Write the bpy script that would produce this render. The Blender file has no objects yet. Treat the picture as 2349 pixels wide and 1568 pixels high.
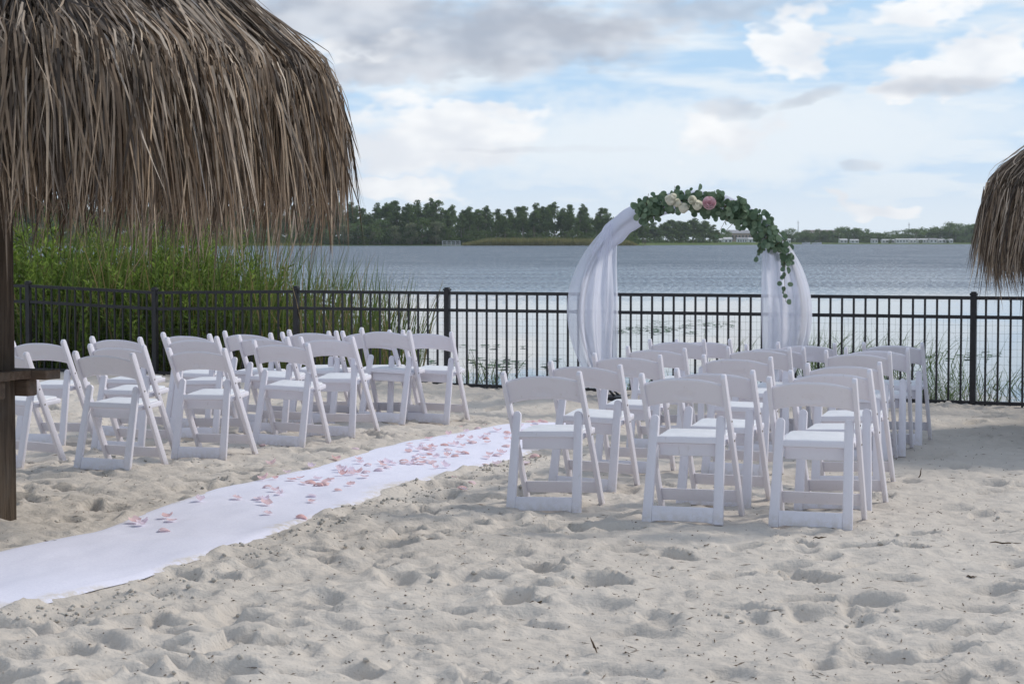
import bpy, bmesh, math, random
import numpy as np
from mathutils import Vector, Matrix

random.seed(7)
rng = np.random.default_rng(11)
scene = bpy.context.scene
COL = scene.collection

# ------------------------------------------------------------------ camera
CAM_H = 1.55
F = 4565.0                       # focal length in units of the 2348 px wide photograph
HORIZON = 554.5
PITCH = math.atan((784.0 - HORIZON) / F)
cam_data = bpy.data.cameras.new('camera')
cam_data.sensor_width = 36.0
cam_data.lens = 36.0 * F / 2348.0
cam_data.clip_start = 0.1
cam_data.clip_end = 9000.0
cam_data.dof.use_dof = True
cam_data.dof.focus_distance = 13.0
cam_data.dof.aperture_fstop = 11.0
cam = bpy.data.objects.new('camera', cam_data)
cam.location = (0, 0, CAM_H)
cam.rotation_euler = (math.pi / 2 - PITCH, 0, 0)
COL.objects.link(cam)
scene.camera = cam

# ------------------------------------------------------------------ exposure
vs = scene.view_settings
vs.view_transform = 'Standard'
vs.look = 'None'
vs.exposure = 0.12
vs.gamma = 1.0
vs.use_curve_mapping = False

# ------------------------------------------------------------------ sun
SUN_AZ = math.radians(62)        # measured from the view direction (+Y) towards +X
SUN_EL = math.radians(40)
sd = bpy.data.lights.new('sun', 'SUN')
sd.energy = 2.2
sd.angle = math.radians(10)
sd.color = (1.0, 0.93, 0.83)
sun = bpy.data.objects.new('sun', sd)
sv = Vector((math.sin(SUN_AZ) * math.cos(SUN_EL), math.cos(SUN_AZ) * math.cos(SUN_EL), math.sin(SUN_EL)))
sun.rotation_euler = (-sv).to_track_quat('-Z', 'Y').to_euler()
sun.location = (20, 20, 30)
COL.objects.link(sun)


# ------------------------------------------------------------------ node helpers
class NT:
    def __init__(self, tree):
        self.t = tree
        self.n = tree.nodes
        self.l = tree.links

    def new(self, kind, **kw):
        nd = self.n.new(kind)
        for k, v in kw.items():
            setattr(nd, k, v)
        return nd

    def put(self, sock, v):
        if isinstance(v, bpy.types.NodeSocket):
            self.l.new(v, sock)
        else:
            sock.default_value = v

    def m(self, op, a, b=None, c=None, clamp=False):
        nd = self.new('ShaderNodeMath', operation=op, use_clamp=clamp)
        self.put(nd.inputs[0], a)
        if b is not None:
            self.put(nd.inputs[1], b)
        if c is not None:
            self.put(nd.inputs[2], c)
        return nd.outputs[0]

    def vm(self, op, a, b=None):
        nd = self.new('ShaderNodeVectorMath', operation=op)
        self.put(nd.inputs[0], a)
        if b is not None:
            self.put(nd.inputs[1], b)
        return nd.outputs[0]

    def ss(self, x, lo, hi, a=0.0, b=1.0):
        nd = self.new('ShaderNodeMapRange', interpolation_type='SMOOTHSTEP')
        self.put(nd.inputs['Value'], x)
        nd.inputs['From Min'].default_value = lo
        nd.inputs['From Max'].default_value = hi
        nd.inputs['To Min'].default_value = a
        nd.inputs['To Max'].default_value = b
        return nd.outputs[0]

    def noise(self, vec, scale, detail=4.0, rough=0.55, dist=0.0, w=None):
        nd = self.new('ShaderNodeTexNoise')
        if vec is not None:
            self.put(nd.inputs['Vector'], vec)
        nd.inputs['Scale'].default_value = scale
        nd.inputs['Detail'].default_value = detail
        nd.inputs['Roughness'].default_value = rough
        nd.inputs['Distortion'].default_value = dist
        return nd.outputs[0]

    def mix(self, fac, a, b):
        nd = self.new('ShaderNodeMix', data_type='RGBA')
        self.put(nd.inputs[0], fac)
        self.put(nd.inputs[6], a)
        self.put(nd.inputs[7], b)
        return nd.outputs[2]

    def ramp(self, fac, stops):
        nd = self.new('ShaderNodeValToRGB')
        self.put(nd.inputs[0], fac)
        e = nd.color_ramp.elements
        while len(e) < len(stops):
            e.new(0.5)
        for el, (p, c) in zip(e, stops):
            el.position = p
            el.color = (c[0], c[1], c[2], 1)
        return nd.outputs[0]


# ------------------------------------------------------------------ world: daylight sky with broken cloud
world = bpy.data.worlds.new('World')
scene.world = world
world.use_nodes = True
W = NT(world.node_tree)
W.n.clear()
wout = W.new('ShaderNodeOutputWorld')
bg = W.new('ShaderNodeBackground')
SKY_STRENGTH = 0.10
bg.inputs['Strength'].default_value = SKY_STRENGTH
W.l.new(bg.outputs[0], wout.inputs[0])
sky = W.new('ShaderNodeTexSky', sky_type='NISHITA')
sky.sun_disc = False
sky.sun_elevation = SUN_EL
sky.sun_rotation = SUN_AZ
sky.altitude = 20
sky.air_density = 1.0
sky.dust_density = 0.6
sky.ozone_density = 2.0
tc = W.new('ShaderNodeTexCoord')
D = tc.outputs['Generated']
sep = W.new('ShaderNodeSeparateXYZ')
W.l.new(D, sep.inputs[0])
dx, dy, dz = sep.outputs
az = W.m('MULTIPLY', W.m('ARCTAN2', dx, dy), 180 / math.pi)
el = W.m('MULTIPLY', W.m('ARCSINE', dz), 180 / math.pi)
# warp used to fray the cloud outlines
dstr = W.vm('MULTIPLY', D, (1.0, 1.0, 1.9))
w1 = W.m('SUBTRACT', W.noise(dstr, 26, 3, 0.62), 0.5)
w2 = W.m('SUBTRACT', W.noise(W.vm('ADD', dstr, (3.1, 1.7, 5.3)), 26, 3, 0.62), 0.5)
n_mid = W.noise(W.vm('ADD', dstr, (7.0, 2.0, 1.0)), 17.0, 3, 0.6)
n_str = W.noise(W.vm('MULTIPLY', D, (1.0, 1.0, 5.0)), 13.0, 3, 0.6)
azw = W.m('ADD', az, W.m('MULTIPLY', w1, 5.2))
elw = W.m('ADD', el, W.m('MULTIPLY', w2, 2.6))


def AZ(px):
    return math.degrees(math.atan((px - 1174.0) / F))


def EL(py):
    return math.degrees(math.atan((HORIZON - py) / F))


azs = W.m('ADD', az, W.m('MULTIPLY', w1, 2.4))
els = W.m('ADD', el, W.m('MULTIPLY', w2, 0.55))


def blob(cx, cy, rx, ry, soft=0.55, tilt=0.0, fine=False):
    """soft elliptical cloud mask in azimuth / elevation degrees, outline frayed by noise"""
    ra, re = rx / F * 57.3, ry / F * 57.3
    x = W.m('MULTIPLY_ADD', azs if fine else azw, 1 / ra, -AZ(cx) / ra)
    y = W.m('MULTIPLY_ADD', els if fine else elw, 1 / re, -EL(cy) / re)
    if tilt:
        y = W.m('SUBTRACT', y, W.m('MULTIPLY', x, tilt * ra / re))
    q = W.m('MULTIPLY_ADD', x, x, W.m('MULTIPLY', y, y))
    return W.ss(q, 1.0 + soft, 1.0 - soft)


def umax(*ms):
    r = ms[0]
    for x in ms[1:]:
        r = W.m('MAXIMUM', r, x)
    return r


K = 1.0 / SKY_STRENGTH


def rad(r, g, b):
    return (r * K, g * K, b * K, 1)


# clear sky, brightened to the photograph's exposure for the haze of a humid day
clear = W.mix(W.ss(el, 1.0, 20.0, 1.0, 0.35), sky.outputs[0], rad(0.45, 0.65, 0.88))
# milky haze towards the horizon and thin high cloud streaks
veil = W.m('MULTIPLY', W.ss(n_str, 0.36, 0.66), W.ss(el, 6.0, 16.0, 0.85, 0.35))
veil = W.m('MAXIMUM', veil, W.ss(el, 3.6, 0.4, 0.0, 0.80))
veil = W.m('MAXIMUM', veil, W.m('MULTIPLY', blob(1650, 330, 760, 120, 0.8, 0.05), 0.92))
col = W.mix(veil, clear, rad(0.80, 0.86, 0.91))
# general broken cloud over the whole dome (in the frame the named clouds take over)
dome = W.m('MULTIPLY', W.ss(n_str, 0.44, 0.60), W.ss(el, 5.0, 11.0))
shade = W.ss(n_mid, 0.34, 0.66)
dcol = W.mix(shade, rad(0.46, 0.50, 0.60), rad(0.86, 0.88, 0.93))
col = W.mix(W.m('MULTIPLY', dome, 0.92), col, dcol)
# white cumulus
cum = umax(blob(1020, 290, 215, 55), blob(960, 345, 260, 60, 0.7), blob(900, 430, 130, 28, 0.7),
           blob(1815, 112, 80, 58), blob(2230, 150, 150, 62), blob(2120, 200, 90, 30),
           blob(840, 110, 110, 30, 0.7), blob(2110, 20, 130, 30, 0.7), blob(1990, 470, 60, 20, 0.8), blob(1650, 310, 110, 42, 0.9))
ccol = W.mix(W.ss(n_mid, 0.35, 0.62), rad(0.76, 0.79, 0.84), rad(0.93, 0.94, 0.95))
col = W.mix(W.m('MULTIPLY', cum, 0.93), col, ccol)
# grey cloud bank and small grey scraps
gry = umax(blob(1180, 90, 330, 85, 0.75, 0.03), blob(740, 40, 330, 70, 0.8), blob(900, 165, 200, 45, 0.8),
           W.m('MULTIPLY', blob(1560, 25, 260, 45, 0.9), 0.75),
           W.m('MULTIPLY', blob(2170, 208, 130, 20, 0.9, 0.0, True), 0.6),
           W.m('MULTIPLY', blob(1680, 250, 65, 26, 0.95, 0.0, True), 0.65), W.m('MULTIPLY', blob(1850, 228, 75, 16, 0.95, 0.3, True), 0.55),
           W.m('MULTIPLY', blob(1985, 385, 52, 11, 0.95, 0.1, True), 0.5), W.m('MULTIPLY', blob(1250, 345, 200, 8, 0.95, 0.0, True), 0.25))
gcol = W.mix(W.ss(n_mid, 0.36, 0.64), rad(0.41, 0.45, 0.53), rad(0.66, 0.69, 0.75))
col = W.mix(W.m('MULTIPLY', gry, 0.9), col, gcol)
W.l.new(col, bg.inputs['Color'])
try:
    world.cycles.sampling_method = 'MANUAL'
    world.cycles.sample_map_resolution = 512
except Exception:
    pass


scene.cycles.max_bounces = 6
scene.cycles.diffuse_bounces = 3
scene.cycles.glossy_bounces = 3
scene.cycles.transmission_bounces = 3
scene.cycles.transparent_max_bounces = 10

# ------------------------------------------------------------------ geometry helpers
def pix(px, py, z=0.0):
    """point of the horizontal plane z that the photograph shows at (px, py)"""
    x = (px - 1174.0) / F
    y = -(py - 784.0) / F
    c, s = math.cos(PITCH), math.sin(PITCH)
    d = Vector((x, c + y * s, -s + y * c))
    t = (z - CAM_H) / d.z
    return Vector((d.x * t, d.y * t, z))


def tag(o, label=None, cat=None, group=None, kind=None):
    if label:
        o['label'] = label
    if cat:
        o['category'] = cat
    if group:
        o['group'] = group
    if kind:
        o['kind'] = kind
    return o


def empty(name, loc=(0, 0, 0), rz=0.0):
    o = bpy.data.objects.new(name, None)
    o.empty_display_size = 0.1
    o.location = loc
    o.rotation_euler = (0, 0, rz)
    COL.objects.link(o)
    return o


def link(name, me, parent=None, loc=None, rot=None, scale=None):
    o = bpy.data.objects.new(name, me)
    if loc is not None:
        o.location = loc
    if rot is not None:
        o.rotation_euler = rot
    if scale is not None:
        o.scale = scale
    o.parent = parent
    COL.objects.link(o)
    return o


def mesh_np(name, verts, faces, mat, smooth=False, attrs=None):
    """verts (n,3) array, faces (m,k) array with k = 3 or 4; attrs: {name: per-vertex float array}"""
    me = bpy.data.meshes.new(name)
    v = np.asarray(verts, dtype=np.float32)
    f = np.asarray(faces, dtype=np.int32)
    k = f.shape[1]
    me.vertices.add(len(v))
    me.vertices.foreach_set('co', v.ravel())
    me.loops.add(f.size)
    me.loops.foreach_set('vertex_index', f.ravel())
    me.polygons.add(len(f))
    me.polygons.foreach_set('loop_start', np.arange(0, f.size, k, dtype=np.int32))
    me.polygons.foreach_set('use_smooth', np.full(len(f), smooth, dtype=bool))
    if attrs:
        for an, av in attrs.items():
            a = me.attributes.new(an, 'FLOAT', 'POINT')
            a.data.foreach_set('value', np.asarray(av, dtype=np.float32).ravel())
    me.update(calc_edges=True)
    me.materials.append(mat)
    return me


def bm_mesh(name, bm, mat, smooth_angle=None):
    me = bpy.data.meshes.new(name)
    bmesh.ops.recalc_face_normals(bm, faces=bm.faces)
    bm.to_mesh(me)
    bm.free()
    me.materials.append(mat)
    if smooth_angle is not None:
        me.polygons.foreach_set('use_smooth', [True] * len(me.polygons))
        try:
            me.set_sharp_from_angle(angle=math.radians(smooth_angle))
        except Exception:
            pass
    return me


def bevel(bm, w, seg=2):
    bmesh.ops.bevel(bm, geom=list(bm.edges), offset=w, segments=seg, profile=0.5, affect='EDGES', clamp_overlap=True)


def prism(pts, fn, depth0, depth1, bev=0.0, seg=2):
    """closed 2-D outline pts extruded between two depths; fn(u, v, depth) -> xyz"""
    bm = bmesh.new()
    a = [bm.verts.new(fn(u, v, depth0)) for u, v in pts]
    b = [bm.verts.new(fn(u, v, depth1)) for u, v in pts]
    bm.faces.new(a)
    bm.faces.new(list(reversed(b)))
    n = len(pts)
    for i in range(n):
        bm.faces.new((a[i], b[i], b[(i + 1) % n], a[(i + 1) % n]))
    bmesh.ops.recalc_face_normals(bm, faces=bm.faces)
    if bev:
        bm.edges.ensure_lookup_table()
        es = [e for e in bm.edges if len(e.link_faces) == 2 and e.calc_face_angle(0) > 0.5]
        bmesh.ops.bevel(bm, geom=es, offset=bev, segments=seg, profile=0.5, affect='EDGES', clamp_overlap=True)
    return bm


def box_bm(x0, x1, y0, y1, z0, z1, bev=0.0, seg=1):
    bm = bmesh.new()
    bmesh.ops.create_cube(bm, size=1.0)
    for v in bm.verts:
        v.co = Vector(((x0 + x1) / 2 + v.co.x * (x1 - x0), (y0 + y1) / 2 + v.co.y * (y1 - y0), (z0 + z1) / 2 + v.co.z * (z1 - z0)))
    if bev:
        bevel(bm, bev, seg)
    return bm


def tube_np(path, radii, sides=6):
    """swept tube along a list of points -> verts, quads"""
    P = [Vector(p) for p in path]
    V, Fc = [], []
    up = Vector((0.13, 0.21, 0.97))
    for i, p in enumerate(P):
        d = (P[min(i + 1, len(P) - 1)] - P[max(i - 1, 0)]).normalized()
        a = d.cross(up)
        if a.length < 1e-3:
            a = d.cross(Vector((1, 0, 0)))
        a.normalize()
        b = d.cross(a)
        r = radii[i] if hasattr(radii, '__len__') else radii
        for k in range(sides):
            t = 2 * math.pi * k / sides
            V.append(p + a * (r * math.cos(t)) + b * (r * math.sin(t)))
    for i in range(len(P) - 1):
        for k in range(sides):
            Fc.append((i * sides + k, i * sides + (k + 1) % sides, (i + 1) * sides + (k + 1) % sides, (i + 1) * sides + k))
    return [tuple(v) for v in V], Fc


def join_np(parts):
    V, Fc, off = [], [], 0
    for v, f in parts:
        V.extend(v)
        Fc.extend([tuple(i + off for i in q) for q in f])
        off += len(v)
    return V, Fc


# ------------------------------------------------------------------ value noise for the terrain
_tab = rng.random((256, 256))


def vnoise(x, y):
    xi = np.floor(x).astype(int)
    yi = np.floor(y).astype(int)
    fx, fy = x - xi, y - yi
    fx = fx * fx * fx * (fx * (fx * 6 - 15) + 10)
    fy = fy * fy * fy * (fy * (fy * 6 - 15) + 10)
    a = _tab[xi % 256, yi % 256]
    b = _tab[(xi + 1) % 256, yi % 256]
    c = _tab[xi % 256, (yi + 1) % 256]
    d = _tab[(xi + 1) % 256, (yi + 1) % 256]
    return (a * (1 - fx) + b * fx) * (1 - fy) + (c * (1 - fx) + d * fx) * fy - 0.5


def fbm(x, y, octs=4, gain=0.5):
    s, amp, fr = 0, 1.0, 1.0
    for o in range(octs):
        s = s + amp * vnoise(x * fr + 17.3 * o, y * fr + 9.1 * o)
        amp *= gain
        fr *= 2.03
    return s


# ------------------------------------------------------------------ materials
def new_mat(name):
    m = bpy.data.materials.new(name)
    m.use_nodes = True
    t = NT(m.node_tree)
    t.n.clear()
    out = t.new('ShaderNodeOutputMaterial')
    return m, t, out


def bsdf(t, out, color, rough=0.6, spec=0.3, normal=None, metallic=0.0):
    p = t.new('ShaderNodeBsdfPrincipled')
    t.put(p.inputs['Base Color'], color if isinstance(color, bpy.types.NodeSocket) else (*color, 1))
    t.put(p.inputs['Roughness'], rough)
    p.inputs['Specular IOR Level'].default_value = spec
    p.inputs['Metallic'].default_value = metallic
    if normal is not None:
        t.l.new(normal, p.inputs['Normal'])
    t.l.new(p.outputs[0], out.inputs['Surface'])
    return p


def bump(t, height, strength=0.3, dist=0.01, normal=None):
    b = t.new('ShaderNodeBump')
    b.inputs['Strength'].default_value = strength
    b.inputs['Distance'].default_value = dist
    t.l.new(height, b.inputs['Height'])
    if normal is not None:
        t.l.new(normal, b.inputs['Normal'])
    return b.outputs[0]


def mat_noise(name, c1, c2, scale=8.0, rough=0.6, spec=0.3, bump_s=0.0, bump_scale=60.0, bump_d=0.004, stretch=(1, 1, 1), coord='Object', detail=5):
    m, t, out = new_mat(name)
    co = t.new('ShaderNodeTexCoord').outputs[coord]
    v = t.vm('MULTIPLY', co, stretch)
    n = t.ss(t.noise(v, scale, detail, 0.6), 0.3, 0.7)
    c = t.mix(n, (*c1, 1), (*c2, 1))
    nm = None
    if bump_s:
        nm = bump(t, t.noise(v, bump_scale, 4, 0.6), bump_s, bump_d)
    bsdf(t, out, c, rough, spec, nm)
    return m


def mat_leaf(name, stops, rough=0.55, transl=0.3, attr='rnd', spec=0.25):
    m, t, out = new_mat(name)
    a = t.new('ShaderNodeAttribute', attribute_name=attr)
    oi = t.new('ShaderNodeObjectInfo')
    r = t.m('FRACT', t.m('ADD', a.outputs['Fac'], t.m('MULTIPLY', oi.outputs['Random'], 0.30)))
    c = t.ramp(r, stops)
    p = t.new('ShaderNodeBsdfPrincipled')
    t.l.new(c, p.inputs['Base Color'])
    p.inputs['Roughness'].default_value = rough
    p.inputs['Specular IOR Level'].default_value = spec
    tr = t.new('ShaderNodeBsdfTranslucent')
    t.l.new(c, tr.inputs['Color'])
    mx = t.new('ShaderNodeMixShader')
    mx.inputs[0].default_value = transl
    t.l.new(p.outputs[0], mx.inputs[1])
    t.l.new(tr.outputs[0], mx.inputs[2])
    t.l.new(mx.outputs[0], out.inputs['Surface'])
    return m


# sand: pale quartz sand with slightly darker, damper patches and fine grain
def make_sand():
    m, t, out = new_mat('sand')
    co = t.new('ShaderNodeTexCoord').outputs['Object']
    big = t.ss(t.noise(co, 0.55, 4, 0.55), 0.3, 0.7)
    mid = t.ss(t.noise(co, 5.0, 6, 0.65), 0.3, 0.75)
    fine = t.noise(co, 90.0, 4, 0.7)
    c = t.mix(big, (0.555, 0.505, 0.450, 1), (0.615, 0.565, 0.508, 1))
    c = t.mix(t.m('MULTIPLY', mid, 0.40), c, (0.485, 0.437, 0.385, 1))
    c = t.mix(t.ss(fine, 0.60, 0.80, 0.0, 0.45), c, (0.34, 0.310, 0.270, 1))
    speck = t.new('ShaderNodeTexVoronoi')
    speck.inputs['Scale'].default_value = 26.0
    t.l.new(co, speck.inputs['Vector'])
    gate = t.ss(t.noise(co, 9.0, 2, 0.5), 0.52, 0.60)
    sp = t.m('MULTIPLY', t.ss(speck.outputs['Distance'], 0.13, 0.05), gate)
    c = t.mix(t.m('MULTIPLY', sp, 0.75), c, (0.13, 0.10, 0.075, 1))
    h1 = t.noise(co, 28.0, 5, 0.62)
    st = t.vm('MULTIPLY', co, (1.0, 6.0, 1.0))
    h2 = t.noise(st, 7.0, 5, 0.6, 0.6)
    n = bump(t, h2, 0.55, 0.012)
    n = bump(t, h1, 0.75, 0.014, n)
    n = bump(t, fine, 0.35, 0.004, n)
    bsdf(t, out, c, 0.95, 0.12, n)
    return m


M = {}
M['sand'] = make_sand()


def make_plastic():
    """white resin with faint scuffs and dusty feet"""
    m, t, out = new_mat('white_resin')
    co = t.new('ShaderNodeTexCoord').outputs['Object']
    oi = t.new('ShaderNodeObjectInfo')
    vary = t.m('MULTIPLY', oi.outputs['Random'], 40.0)
    v = t.vm('ADD', co, t.new('ShaderNodeCombineXYZ').outputs[0])
    cx = t.new('ShaderNodeCombineXYZ')
    t.l.new(vary, cx.inputs[0])
    t.l.new(vary, cx.inputs[1])
    v = t.vm('ADD', co, cx.outputs[0])
    n1 = t.ss(t.noise(v, 9.0, 6, 0.7), 0.56, 0.78)
    n2 = t.ss(t.noise(t.vm('MULTIPLY', v, (1, 1, 0.25)), 45.0, 4, 0.7), 0.60, 0.74)
    c = t.mix(t.m('MULTIPLY', n1, 0.32), (0.755, 0.735, 0.795, 1), (0.60, 0.575, 0.590, 1))
    c = t.mix(t.m('MULTIPLY', n2, 0.35), c, (0.50, 0.46, 0.44, 1))
    sp = t.new('ShaderNodeSeparateXYZ')
    t.l.new(co, sp.inputs[0])
    dust = t.m('MULTIPLY', t.ss(sp.outputs[2], 0.10, 0.0), t.ss(t.noise(v, 30.0, 4, 0.6), 0.35, 0.65))
    c = t.mix(t.m('MULTIPLY', dust, 0.55), c, (0.56, 0.50, 0.44, 1))
    nm = bump(t, t.noise(co, 240.0, 2, 0.6), 0.12, 0.0008)
    bsdf(t, out, c, 0.42, 0.42, nm)
    return m


M['resin'] = make_plastic()
M['pad'] = mat_noise('white_vinyl', (0.76, 0.77, 0.80), (0.70, 0.71, 0.74), 14, 0.45, 0.4, 0.15, 120, 0.001)
M['bolt'] = mat_noise('bolt_steel', (0.16, 0.14, 0.12), (0.26, 0.22, 0.18), 60, 0.45, 0.5)
M['black_metal'] = mat_noise('black_powder_coat', (0.012, 0.012, 0.015), (0.024, 0.024, 0.028), 12, 0.42, 0.4, 0.12, 160, 0.001)
M['wire'] = mat_noise('green_wire', (0.055, 0.075, 0.065), (0.12, 0.14, 0.12), 20, 0.5, 0.4)


def make_wood(name, c1, c2, c3, axis=2):
    m, t, out = new_mat(name)
    co = t.new('ShaderNodeTexCoord').outputs['Object']
    st = [9.0, 9.0, 9.0]
    st[axis] = 0.55
    v = t.vm('MULTIPLY', co, tuple(st))
    g = t.noise(v, 3.0, 8, 0.68, 0.8)
    fine = t.noise(t.vm('MULTIPLY', co, tuple(4 * s if s > 1 else s * 2 for s in st)), 5.0, 4, 0.7)
    c = t.mix(t.ss(g, 0.3, 0.7), (*c1, 1), (*c2, 1))
    c = t.mix(t.ss(t.noise(co, 4.0, 4, 0.6), 0.45, 0.75), c, (*c3, 1))
    crack = t.ss(fine, 0.36, 0.28)
    c = t.mix(t.m('MULTIPLY', crack, 0.8), c, (0.012, 0.009, 0.007, 1))
    h = t.m('SUBTRACT', g, t.m('MULTIPLY', crack, 0.6))
    bsdf(t, out, c, 0.8, 0.2, bump(t, h, 0.9, 0.010))
    return m


M['wood'] = make_wood('weathered_post_wood', (0.045, 0.032, 0.023), (0.135, 0.098, 0.068), (0.105, 0.088, 0.072))
M['wood_x'] = make_wood('weathered_shelf_wood', (0.095, 0.064, 0.044), (0.185, 0.130, 0.092), (0.115, 0.098, 0.082), axis=0)
M['thatch'] = None


def make_thatch():
    m, t, out = new_mat('dry_palm_thatch')
    a = t.new('ShaderNodeAttribute', attribute_name='rnd').outputs['Fac']
    wth = t.new('ShaderNodeAttribute', attribute_name='weather').outputs['Fac']
    co = t.new('ShaderNodeTexCoord').outputs['Object']
    tan = t.ramp(a, [(0.0, (0.060, 0.041, 0.028)), (0.25, (0.190, 0.130, 0.085)), (0.6, (0.38, 0.275, 0.185)), (0.85, (0.52, 0.40, 0.285)), (1.0, (0.62, 0.50, 0.38))])
    gry = t.ramp(a, [(0.0, (0.055, 0.048, 0.044)), (0.3, (0.175, 0.157, 0.142)), (0.65, (0.36, 0.328, 0.300)), (1.0, (0.58, 0.54, 0.50))])
    c = t.mix(wth, tan, gry)
    n = t.noise(co, 18.0, 4, 0.6)
    c = t.mix(t.ss(n, 0.5, 0.75, 0, 0.5), c, (0.055, 0.044, 0.036, 1))
    p = t.new('ShaderNodeBsdfPrincipled')
    t.l.new(c, p.inputs['Base Color'])
    p.inputs['Roughness'].default_value = 0.55
    p.inputs['Specular IOR Level'].default_value = 0.35
    tr = t.new('ShaderNodeBsdfTranslucent')
    t.l.new(c, tr.inputs['Color'])
    mx = t.new('ShaderNodeMixShader')
    mx.inputs[0].default_value = 0.18
    t.l.new(p.outputs[0], mx.inputs[1])
    t.l.new(tr.outputs[0], mx.inputs[2])
    t.l.new(mx.outputs[0], out.inputs['Surface'])
    return m


M['thatch'] = make_thatch()
M['thatch_core'] = mat_noise('thatch_core', (0.030, 0.022, 0.016), (0.060, 0.045, 0.033), 30, 0.95, 0.05, 0.8, 60, 0.02, (1, 1, 0.3))  # underlay coloured dark to stand for shade in gaps between the blades


def make_cloth(name, col, alpha, fine):
    m, t, out = new_mat(name)
    co = t.new('ShaderNodeTexCoord').outputs['Object']
    d = t.new('ShaderNodeBsdfDiffuse')
    d.inputs['Color'].default_value = (*col, 1)
    if fine:
        t.l.new(bump(t, t.noise(co, fine, 3, 0.6), 0.35, 0.004), d.inputs['Normal'])
    tr = t.new('ShaderNodeBsdfTranslucent')
    tr.inputs['Color'].default_value = (*col, 1)
    mx = t.new('ShaderNodeMixShader')
    mx.inputs[0].default_value = 0.55
    t.l.new(d.outputs[0], mx.inputs[1])
    t.l.new(tr.outputs[0], mx.inputs[2])
    last = mx.outputs[0]
    if alpha < 1:
        tp = t.new('ShaderNodeBsdfTransparent')
        m2 = t.new('ShaderNodeMixShader')
        m2.inputs[0].default_value = alpha
        t.l.new(tp.outputs[0], m2.inputs[1])
        t.l.new(last, m2.inputs[2])
        last = m2.outputs[0]
    t.l.new(last, out.inputs['Surface'])
    return m


M['sheer'] = make_cloth('white_sheer_voile', (0.85, 0.87, 0.97), 0.74, 0)
M['wrap'] = make_cloth('white_wrapped_voile', (0.85, 0.87, 0.97), 0.96, 0)


def make_runner():
    m, t, out = new_mat('white_runner_fabric')
    co = t.new('ShaderNodeTexCoord').outputs['Object']
    fib = t.noise(co, 70.0, 5, 0.7)
    big = t.noise(co, 1.6, 5, 0.6)
    edge = t.new('ShaderNodeAttribute', attribute_name='edge').outputs['Fac']
    c = t.mix(t.ss(fib, 0.35, 0.7), (0.72, 0.72, 0.84, 1), (0.78, 0.78, 0.885, 1))
    s = t.m('MULTIPLY', t.ss(t.m('ADD', big, t.m('MULTIPLY', edge, 0.30)), 0.62, 0.80), t.ss(t.noise(co, 14.0, 5, 0.7), 0.35, 0.6))
    c = t.mix(t.m('MULTIPLY', s, 0.85), c, (0.60, 0.545, 0.47, 1))
    bsdf(t, out, c, 0.9, 0.1, bump(t, fib, 0.5, 0.003))
    return m


M['runner'] = make_runner()


def make_petal():
    m, t, out = new_mat('pink_petal_silk')
    oi = t.new('ShaderNodeObjectInfo')
    c = t.ramp(oi.outputs['Random'], [(0.0, (0.82, 0.54, 0.52)), (0.35, (0.86, 0.66, 0.66)), (0.7, (0.86, 0.71, 0.75)), (1.0, (0.86, 0.76, 0.85))])
    d = t.new('ShaderNodeBsdfDiffuse')
    t.l.new(c, d.inputs['Color'])
    tr = t.new('ShaderNodeBsdfTranslucent')
    t.l.new(c, tr.inputs['Color'])
    mx = t.new('ShaderNodeMixShader')
    mx.inputs[0].default_value = 0.35
    t.l.new(d.outputs[0], mx.inputs[1])
    t.l.new(tr.outputs[0], mx.inputs[2])
    t.l.new(mx.outputs[0], out.inputs['Surface'])
    return m


M['petal'] = make_petal()
M['eucalyptus'] = mat_leaf('eucalyptus_leaf', [(0.0, (0.085, 0.140, 0.085)), (0.5, (0.145, 0.215, 0.135)), (0.85, (0.21, 0.285, 0.19)), (1.0, (0.26, 0.33, 0.21))], 0.5, 0.22)
M['stem'] = mat_noise('brown_stem', (0.09, 0.05, 0.03), (0.15, 0.09, 0.05), 20, 0.7)
M['rose_white'] = make_cloth('cream_rose_petal', (0.88, 0.86, 0.76), 1.0, 0)
M['rose_pink'] = make_cloth('pink_rose_petal', (0.88, 0.66, 0.70), 1.0, 0)
M['shrub'] = mat_leaf('willow_leaf', [(0.0, (0.065, 0.110, 0.018)), (0.4, (0.140, 0.220, 0.038)), (0.75, (0.22, 0.31, 0.062)), (1.0, (0.30, 0.39, 0.095))], 0.5, 0.5)
M['reed'] = mat_leaf('reed_blade', [(0.0, (0.060, 0.100, 0.022)), (0.45, (0.115, 0.175, 0.042)), (0.68, (0.175, 0.220, 0.060)), (0.78, (0.27, 0.205, 0.090)), (1.0, (0.33, 0.255, 0.15))], 0.5, 0.42)
M['grass'] = mat_leaf('shore_grass_blade', [(0.0, (0.060, 0.080, 0.022)), (0.45, (0.11, 0.135, 0.038)), (0.7, (0.20, 0.165, 0.085)), (1.0, (0.28, 0.22, 0.13))], 0.6, 0.3)
M['fern'] = mat_leaf('shore_weed_leaf', [(0.0, (0.06, 0.12, 0.03)), (1.0, (0.14, 0.23, 0.06))], 0.6, 0.4)
M['belt'] = mat_leaf('far_reed_blade', [(0.0, (0.16, 0.18, 0.055)), (0.5, (0.27, 0.26, 0.10)), (1.0, (0.38, 0.33, 0.17))], 0.7, 0.4)
M['pine'] = mat_leaf('pine_needles', [(0.0, (0.042, 0.078, 0.026)), (0.5, (0.098, 0.160, 0.052)), (1.0, (0.175, 0.245, 0.090))], 0.7, 0.42)
M['broad'] = mat_leaf('broadleaf_crown', [(0.0, (0.050, 0.095, 0.026)), (0.5, (0.105, 0.170, 0.050)), (1.0, (0.175, 0.245, 0.090))], 0.7, 0.45)
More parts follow.
